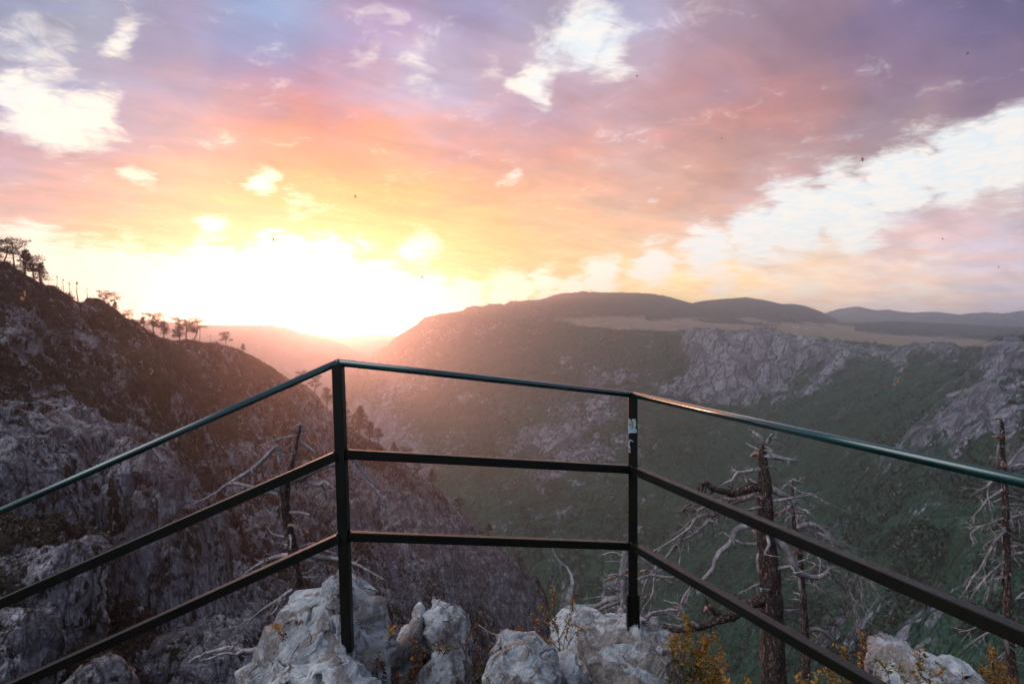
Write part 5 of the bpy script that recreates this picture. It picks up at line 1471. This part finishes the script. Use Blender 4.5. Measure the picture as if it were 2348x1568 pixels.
plant('sprig', [[(648, 1470), (645, 1456), (640, 1448)], [(650, 1468), (652, 1456), (655, 1448)]], 2.71, ['leaf_rust', 'leaf_dark'], 'little brown tuft below the yellow sprig on the tall boulder', 'sprig', 0.014, 0.006, 30, side_twigs=0, start=.2, r=.001)
plant('sprig', [[(682, 1432), (680, 1426), (676, 1422)], [(684, 1432), (688, 1424), (694, 1420)]], 2.74, ['leaf_rust', 'leaf_dark'], 'little dry tuft on the face of the tall pointed boulder', 'sprig', 0.012, 0.005, 34, side_twigs=0, start=.2, r=.001)
# dry grass stalks
m = MB()
for (a, b, c_) in (((1098, 1432), (1125, 1450), (1146, 1460)), ((1124, 1450), (1140, 1455), (1150, 1462)), ((1206, 1470), (1212, 1475), (1218, 1490)), ((1160, 1490), (1190, 1472), (1225, 1482)), ((1150, 1482), (1180, 1470), (1215, 1476)), ((1185, 1462), (1200, 1474), (1230, 1500)), ((1202, 1460), (1208, 1466), (1216, 1482))):
    q = smooth_path(np.array([at(*a, 2.66), at(*b, 2.65), at(*c_, 2.67)]), 9)
    m.tube(q, np.linspace(.0014, .0006, 9), 5)
tag(m.build('dry_grass', M['straw'], origin=at(1190, 1475, 2.66)), 'pale dry straw lying on the rounded brown-topped boulder', 'dry grass')

# ------------------------------------------------------------------ live pines


def pine_meshes(kind, h, seed):
    r_ = np.random.default_rng(seed)
    t = MB(); c = MB()
    bend = r_.normal(size=2) * 0.06 * h
    pts = [np.array([bend[0] * math.sin(u * 2.5), bend[1] * u, h * u - 0.04 * h * (u == 0) * 8]) for u in np.linspace(0, 0.97, 8)]
    t.tube(pts, np.linspace(0.028 * h, 0.006 * h, 8), 6)
    pads = []
    if kind == 'umbrella':
        for k in range(5):
            u = [0.96, 0.86, 0.72, 0.6, 0.5][k]
            sp = h * [0.22, 0.30, 0.26, 0.2, 0.14][k]
            off = r_.normal(size=2) * h * 0.12
            pads.append((np.array([off[0], off[1], h * u]), sp, sp * 0.6, h * 0.06))
            pads.append((np.array([-off[0] * 1.5, -off[1], h * (u - 0.03)]), sp * 0.8, sp * 0.6, h * 0.055))
    elif kind == 'layered':
        for k in range(9):
            u = 0.28 + 0.08 * k
            sp = h * 0.27 * (1.08 - u) * 1.5
            a = r_.uniform(0, 6.28)
            pads.append((np.array([math.cos(a) * sp * .5, math.sin(a) * sp * .5, h * u]), sp, sp * .8, h * 0.035))
            pads.append((np.array([-math.cos(a) * sp * .55, -math.sin(a) * sp * .55, h * (u - .02)]), sp * .8, sp * .8, h * 0.03))
    elif kind == 'bushy':
        for k in range(12):
            u = r_.uniform(.25, .98); sp = h * .26 * math.sqrt(max(1.05 - u, .1)) * 1.2
            a = r_.uniform(0, 6.28)
            pads.append((np.array([math.cos(a) * sp * .6, math.sin(a) * sp * .6, h * u]), sp * .8, sp * .8, h * .07))
    else:  # snag
        for k in range(9):
            u = .35 + .07 * k; a = r_.uniform(0, 6.28); ln = h * .09 * r_.uniform(.5, 1.2)
            p = np.array([bend[0] * math.sin(u * 2.5), bend[1] * u, h * u])
            t.tube([p, p + np.array([math.cos(a) * ln, math.sin(a) * ln, ln * .2])], [h * .01, h * .004], 4)
            if k > 6: pads.append((p, h * .05, h * .05, h * .05))
    for (p, rx, ry, rz) in pads:
        st = np.array([bend[0] * math.sin(p[2] / h * 2.2), bend[1] * p[2] / h, p[2] - h * .07])
        t.tube([st, (st + p) / 2 + np.array([0, 0, -.01 * h]), p], [h * .009, h * .007, h * .003], 4)
        nq = 120 if kind != 'snag' else 20
        for _ in range(nq):
            a = r_.uniform(0, 6.28); rr = math.sqrt(r_.uniform(0, 1))
            q = p + np.array([math.cos(a) * rr * rx, math.sin(a) * rr * ry, r_.normal() * rz * (1 - .5 * rr)])
            s = h * r_.uniform(.016, .036)
            d1 = r_.normal(size=3); d1[2] *= .45; d1 /= np.linalg.norm(d1)
            d2 = np.cross(d1, r_.normal(size=3)); d2 /= np.linalg.norm(d2)
            b = len(c.v)
            c.v += [q - d1 * s, q + d2 * s * .45, q + d1 * s, q - d2 * s * .45]
            c.f.append((b, b + 1, b + 2, b + 3))
    return t, c


PROTO = {}


def proto(kind, i, h=8.0):
    key = (kind, i)
    if key not in PROTO:
        t, c = pine_meshes(kind, h, 100 * i + len(kind))
        mt = bpy.data.meshes.new('trunk'); mt.from_pydata([tuple(p) for p in t.v], [], t.f); mt.materials.append(M['live_trunk'])
        mc = bpy.data.meshes.new('crown'); mc.from_pydata([tuple(p) for p in c.v], [], c.f); mc.materials.append(M['needles'])
        PROTO[key] = (mt, mc)
    return PROTO[key]


def pine(kind, i, loc, h, label, group, rz=None, cat='pine tree', name='pine_tree', sx=1.0):
    mt, mc = proto(kind, i)
    e = empty(name, loc, label, cat, group)
    e.rotation_euler = (random.uniform(-.05, .05), random.uniform(-.05, .05), random.uniform(0, 6.28) if rz is None else rz)
    s = h / 8.0
    e.scale = (s * sx, s * sx, s)
    for nm, me in (('trunk', mt), ('crown', mc)):
        o = bpy.data.objects.new(nm, me); C.objects.link(o); o.parent = e
    return e


def crag_point(px, py):
    """surface point of the left crag seen at a photo position"""
    j = min(max(int(np.searchsorted(crag_px, px)), 2), len(crag_px) - 3)
    best = None
    Pj = crag_P[:, j - 2:j + 3].reshape(-1, 3)
    rel = Pj - EYE; dd = rel @ CF; yy = H0 / 2 - (rel @ CU) / dd * FPX; xx = W0 / 2 + (rel @ CR) / dd * FPX
    k = np.argmin((yy - py) ** 2 + (xx - px) ** 2)
    return Pj[k], dd[k]


def ridge_pine(kind, i, px, hpx, label, dy=0, sx=1.0, **kw):
    ysil = np.interp(px, [s[0] for s in LSIL], [s[1] for s in LSIL])
    p, d = crag_point(px, ysil + 3 + dy)
    h = hpx * 1.3 / FPX * d
    return pine(kind, i, p - np.array([0, 0, 0.02 * h]), h, label, 'pines along the left skyline', sx=sx, **kw)


CREST = [
    ('umbrella', 1, 6, 38, 'flat-topped pine at the very left end of the skyline'), ('umbrella', 2, 34, 44, 'wide layered pine second along the skyline from the left edge'), ('layered', 1, 58, 42, 'full layered pine third along the skyline from the left edge'),
    ('umbrella', 3, 78, 40, 'ragged wide pine fourth along the skyline from the left edge'), ('layered', 2, 92, 34, 'small dense pine just left of the bare snags on the skyline'),
    ('umbrella', 4, 236, 22, 'small flat pine just right of the rocky knob on the skyline'), ('umbrella', 1, 256, 26, 'twin-layered umbrella pine standing against the white glow'), ('umbrella', 2, 294, 18, 'lone small umbrella pine low on the bright skyline'),
    ('umbrella', 3, 352, 40, 'umbrella pine in front of the pink hill left of its bushy neighbour'), ('bushy', 1, 374, 34, 'dense bushy pine right of the umbrella pine before the pink hill'), ('bushy', 2, 330, 24, 'low dark pine leftmost of the group before the pink hill'),
    ('bushy', 3, 410, 34, 'dark bushy pine at the left of the middle skyline trio'), ('umbrella', 4, 426, 40, 'umbrella pine in the centre of the middle skyline trio'), ('umbrella', 1, 442, 38, 'tall thin umbrella pine at the right of the middle skyline trio'),
    ('umbrella', 2, 518, 26, 'small wind-bent pine between the trio and the last shrub on the crest'), ('bushy', 1, 556, 16, 'tiny round pine where the crest starts to fall'),
]
for (k, i, x, h, lab) in CREST:
    ridge_pine(k, i, x, h * (1.25 if x < 100 else 1.05), lab, sx=1.15 if k == 'umbrella' else 1.0)
for (x, h, lab) in ((128, 26, 'leafy topped snag leftmost of the bare poles on the skyline'), (148, 30, 'second bare pole on the skyline'), (158, 28, 'third bare pole on the skyline'), (181, 42, 'tallest thin bare pole in the skyline notch'), (201, 22, 'short bare pole on the left edge of the rocky knob'), (455, 30, 'bare snag beside the middle skyline trio'), (482, 16, 'tiny stump on the crest right of the trio')):
    ridge_pine('snag', 1 + x % 3, x, h, lab, cat='dead tree', name='dead_snag')
for (x, h, lab, k) in ((748, 40, 'pine clinging to the crest just left of the left post', 'bushy'), (790, 46, 'first dark pine on the falling crest right of the left post', 'bushy'), (822, 56, 'largest dark pine on the falling crest right of the left post', 'layered'), (846, 40, 'second dark pine on the falling crest right of the left post', 'bushy'),
                    (868, 30, 'third dark pine on the falling crest under the middle rail', 'bushy'), (905, 30, 'pine above the middle rail on the falling crest', 'layered'), (928, 34, 'layered pine just under the middle rail end', 'umbrella'), (955, 30, 'umbrella pine halfway down the falling crest', 'umbrella'),
                    (988, 30, 'dark pine lower down the falling crest', 'layered'), (1050, 26, 'small pine near the foot of the falling crest', 'umbrella'), (1120, 26, 'lone pine near the foot of the falling crest', 'bushy'), (1190, 22, 'last little pine above the river bend', 'bushy'), (690, 26, 'small pine above the handrail on the crest', 'umbrella'), (720, 34, 'slim pine on the crest above the handrail', 'umbrella')):
    ridge_pine(k, 1 + x % 3, x, h, lab)
ridge_pine('snag', 2, 796, 34, 'thin bare pole on the falling crest right of the left post', cat='dead tree', name='dead_snag')

# pines dotted over the face of the crag
cnt = 0
tries = 0
while cnt < 225 and tries < 6000:
    tries += 1
    px = random.uniform(-20, 1240); ysil = np.interp(px, [s[0] for s in LSIL], [s[1] for s in LSIL])
    py = ysil + 12 + (1600 - ysil) * random.random() ** 1.1
    if py > 1590: continue
    p, d = crag_point(px, py)
    j = min(max(int(np.searchsorted(crag_px, px)), 0), len(crag_px) - 1)
    ri = int(np.argmin(abs(crag_Y[:, j] - py)))
    if crag_M[ri, j, 0] > 0.60 and random.random() < 0.8: continue
    hm = random.uniform(4.0, 9.0)
    if 160 < px < 300 and 1200 < py < 1560: continue
    pine(random.choice(['bushy', 'layered', 'umbrella', 'bushy']), random.randint(1, 4), p - np.array([0, 0, .3]), hm, 'small dark pine growing on the rocky left slope', 'small pines dotted over the left crag')
    cnt += 1

# undergrowth on the crag: uncountable low bushes and tufts
def scrub():
    n = 15000
    V = []; 
    px = rng.uniform(-150, 1270, n * 2); ysil = np.interp(px, [s[0] for s in LSIL], [s[1] for s in LSIL])
    py = ysil + (1640 - ysil) * rng.uniform(0.0, 1, n * 2)
    near_top = rng.uniform(0, 1, n * 2) < 0.10
    py = np.where(near_top, ysil + rng.uniform(1.0, 14.0, n * 2), py)
    jj = np.clip(np.searchsorted(crag_px, px), 0, len(crag_px) - 1)
    ny = crag_Y.shape[0]
    out = []
    for a, b, j in zip(px, py, jj):
        ri = int(np.searchsorted(crag_Y[:, j], b))
        if ri >= ny: continue
        P_ = crag_P[ri, j]
        if crag_M[ri, j, 0] > 0.50 + 0.30 * random.random(): continue
        out.append(P_)
        if len(out) >= n: break
    P_ = np.array(out)
    clump = fbm(P_ / 14.0, 3)
    P_ = P_[clump > 0.06]
    m_ = len(P_)
    q = 26
    s = rng.uniform(0.6, 1.9, m_)
    cen = np.repeat(P_, q, 0) + rng.normal(size=(m_ * q, 3)) * np.repeat(s, q)[:, None] * np.array([.62, .62, .42]) + np.array([0, 0, .35]) * np.repeat(s, q)[:, None]
    L = (rng.uniform(.14, .34, m_ * q) * np.repeat(s, q))[:, None]
    d1 = rng.normal(size=(m_ * q, 3)); d1 /= np.linalg.norm(d1, axis=1)[:, None]
    d2 = np.cross(d1, rng.normal(size=(m_ * q, 3))); d2 /= np.linalg.norm(d2, axis=1)[:, None]
    Vx = np.stack([cen - d1 * L, cen + d2 * L * .6, cen + d1 * L, cen - d2 * L * .6], 1).reshape(-1, 3)
    F = np.arange(len(Vx)).reshape(-1, 4)
    tag(mesh_np('undergrowth', Vx, F, M['scrub'], smooth=False), kind='stuff')


M['scrub'] = foliage('scrub_leaves', [(0.022, 0.024, 0.012), (0.040, 0.034, 0.018), (0.055, 0.042, 0.026)], 0.25, 0.12)
scrub()


def far_woods():
    """bushes and trees along the edges and gullies of the opposite canyon side, seen as one mass"""
    ny, nx = far_Y.shape
    ri = rng.integers(0, int(ny * .93), 60000); j = rng.integers(0, nx, 60000)
    P_ = far_P[ri, j]; mk = far_M[ri, j]
    keep = (mk[:, 0] < 0.45) & (mk[:, 1] < 0.35) & (fbm(P_ / 120.0, 4) > -0.05)
    P_ = P_[keep][:22000]
    m_ = len(P_); q = 9
    s = rng.uniform(3.5, 9.5, m_)
    cen = np.repeat(P_, q, 0) + rng.normal(size=(m_ * q, 3)) * np.repeat(s, q)[:, None] * np.array([.5, .5, .45]) + np.array([0, 0, .5]) * np.repeat(s, q)[:, None]
    L = (rng.uniform(.25, .5, m_ * q) * np.repeat(s, q))[:, None]
    d1 = rng.normal(size=(m_ * q, 3)); d1 /= np.linalg.norm(d1, axis=1)[:, None]
    d2 = np.cross(d1, rng.normal(size=(m_ * q, 3))); d2 /= np.linalg.norm(d2, axis=1)[:, None]
    Vx = np.stack([cen - d1 * L, cen + d2 * L * .7, cen + d1 * L, cen - d2 * L * .7], 1).reshape(-1, 3)
    tag(mesh_np('woods', Vx, np.arange(len(Vx)).reshape(-1, 4), M['woods'], smooth=False), kind='stuff')


M['woods'] = foliage('wood_leaves', [(0.016, 0.026, 0.016), (0.028, 0.036, 0.018), (0.045, 0.045, 0.026)], 0.2, 0.01)
far_woods()

# ------------------------------------------------------------------ little houses on the plateau
M['wall_white'] = simple('whitewash', (0.75, 0.75, 0.74), 0.8)
M['roof'] = simple('roof_sheet', (0.30, 0.20, 0.18), 0.7)


def far_point(px, py):
    j = min(max(int(np.searchsorted(far_px, px)), 2), len(far_px) - 3)
    Pj = far_P[:, j - 2:j + 3].reshape(-1, 3)
    rel = Pj - EYE; dd = rel @ CF; yy = H0 / 2 - (rel @ CU) / dd * FPX; xx = W0 / 2 + (rel @ CR) / dd * FPX
    k = np.argmin((yy - py) ** 2 + (xx - px) ** 2)
    return Pj[k]


for (x, y, s, lab) in ((1819, 752, 1.0, 'leftmost white house of the hamlet on the plateau'), (1829, 751, 1.15, 'white house beside the leftmost one on the plateau'), (1849, 755, .8, 'small white cottage right of the pair on the plateau'), (1722, 748, .7, 'lone white cottage on the meadow above the cliffs'), (1858, 762, .6, 'tiny white barn lowest of the hamlet')):
    b = far_point(x, y)
    e = empty('house', b, lab, 'house', 'white houses scattered on the plateau')
    w, l, h = 9 * s, 13 * s, 6 * s
    V = np.array([(-l / 2, -w / 2, -1), (l / 2, -w / 2, -1), (l / 2, w / 2, -1), (-l / 2, w / 2, -1), (-l / 2, -w / 2, h), (l / 2, -w / 2, h), (l / 2, w / 2, h), (-l / 2, w / 2, h), (-l / 2, 0, h + 3.5 * s), (l / 2, 0, h + 3.5 * s)]) + b
    mesh_np('wall', V, [(0, 1, 5, 4), (1, 2, 6, 9, 5), (2, 3, 7, 6), (3, 0, 4, 8, 7)], M['wall_white'], e, False)
    ov = 0.6 * s
    Rv = np.array([(-l / 2 - ov, -w / 2 - ov, h - .3), (l / 2 + ov, -w / 2 - ov, h - .3), (l / 2 + ov, 0, h + 3.8 * s), (-l / 2 - ov, 0, h + 3.8 * s), (l / 2 + ov, w / 2 + ov, h - .3), (-l / 2 - ov, w / 2 + ov, h - .3)]) + b
    Rv = np.vstack([Rv, Rv + np.array([0, 0, .35])])
    mesh_np('roof', Rv, [(0, 1, 2, 3), (3, 2, 4, 5), (6, 9, 8, 7), (9, 11, 10, 8), (0, 6, 7, 1), (5, 4, 10, 11), (0, 3, 9, 6), (3, 5, 11, 9), (1, 7, 8, 2), (2, 8, 10, 4)], M['roof'], e, False)

# ------------------------------------------------------------------ flying insects
M['insect'] = simple('insect_body', (0.07, 0.045, 0.03), 0.6)
M['insect_wing'] = foliage('insect_wing', [(0.55, 0.30, 0.14), (0.6, 0.34, 0.16), (0.5, 0.26, 0.12)], 0.6, 50)
INS = [(55, 680, 2.0, 26, 50, 'blurred orange insect flying nearest on the left over the dark hillside'), (349, 854, 3.0, 14, 45, 'orange insect hovering above the left handrail'), (627, 549, 6.0, 14, 0, 'dark insect just under the yellow cloud edge over the sunset'),
       (968, 636, 6.0, 12, 80, 'faint insect flying in the white glow right of the sun'), (815, 450, 6.0, 12, -30, 'insect in front of the yellow cloud'), (1978, 366, 7.0, 18, -35, 'largest insect below the edge of the purple cloud at right'), (1461, 175, 8.0, 9, -20, 'tiny insect in front of the broken white clouds'),
       (2219, 123, 8.0, 12, 15, 'insect high in the purple cloud at top right'), (1655, 317, 7.0, 6, 0, 'speck of an insect in front of the salmon cloud'), (1160, 961, 4.5, 10, -20, 'orange insect between handrail and middle rail right of the left post'),
       (1184, 1105, 4.0, 10, 60, 'orange insect just under the middle rail right of the left post'), (1152, 1008, 4.5, 9, 10, 'orange insect touching the middle rail line'), (704, 1218, 3.5, 10, 40, 'small orange insect left of the left post above the lower rail'), (2802 * .73375, 1198 * .73375, 5, 12, 40, 'pale insect in front of the green slope right of the cliffs'),
       (2290, 612, 9, 7, 10, 'tiny insect by the lilac clouds at far right'), (2162, 588 - 40, 9, 8, -15, 'little insect above the lilac cloud bank')]
for (x, y, d, ln, a, lab) in INS:
    p = at(x, y, d); L = (ln if y > 650 else ln * 0.6) / FPX * d * 0.5
    e = empty('insect', p, lab, 'insect', 'insects flying round the lookout')
    ax = CR * math.cos(R(a)) - CU * math.sin(R(a)); pv = np.cross(ax, CF)
    m = MB(); m.tube([p - ax * L, p - ax * L * .4, p, p + ax * L * .35, p + ax * L * .5, p + ax * L * .75], [L * .08, L * .17, L * .15, L * .1, L * .2, L * .05], 8); m.build('body', M['insect'], e)
    for s in (-1, 1):
        m = MB(); sd_ = pv * s
        m.v = [p + ax * L * .3, p + ax * L * .25 + sd_ * L * .6 - CF * L * .4 * s, p - ax * L * .2 + sd_ * L * 1.1 - CF * L * .6 * s, p - ax * L * .6 + sd_ * L * .8 - CF * L * .4 * s, p - ax * L * .15 + sd_ * L * .12]
        m.f = [(0, 1, 2, 3, 4)]
        m.build('wing', M['insect_wing'], e, False)

# ------------------------------------------------------------------ haze
hm_, N = new_mat('haze_air')
pv = N.node('ShaderNodeVolumePrincipled')
pv.inputs['Color'].default_value = (0.86, 0.90, 1.0, 1)
pv.inputs['Density'].default_value = HAZE
pv.inputs['Anisotropy'].default_value = 0.82
ho = N.node('ShaderNodeOutputMaterial')
N.l.new(pv.outputs[0], ho.inputs['Volume'])
zb = float(min(gp[:, 2].min(), far_P[..., 2].min(), crag_P[..., 2].min())) - 60
b0 = np.array([-9500, -2500, zb]); b1 = np.array([9500, 11200, max(float(far_P[..., 2].max()), 1.6 + 262.0) + 25.0])
V = [(x, y, z) for x in (b0[0], b1[0]) for y in (b0[1], b1[1]) for z in (b0[2], b1[2])]
hz = mesh_np('haze', np.array(V, float), [(0, 1, 3, 2), (4, 6, 7, 5), (0, 4, 5, 1), (2, 3, 7, 6), (0, 2, 6, 4), (1, 5, 7, 3)], hm_, None, False)
hz['kind'] = 'stuff'
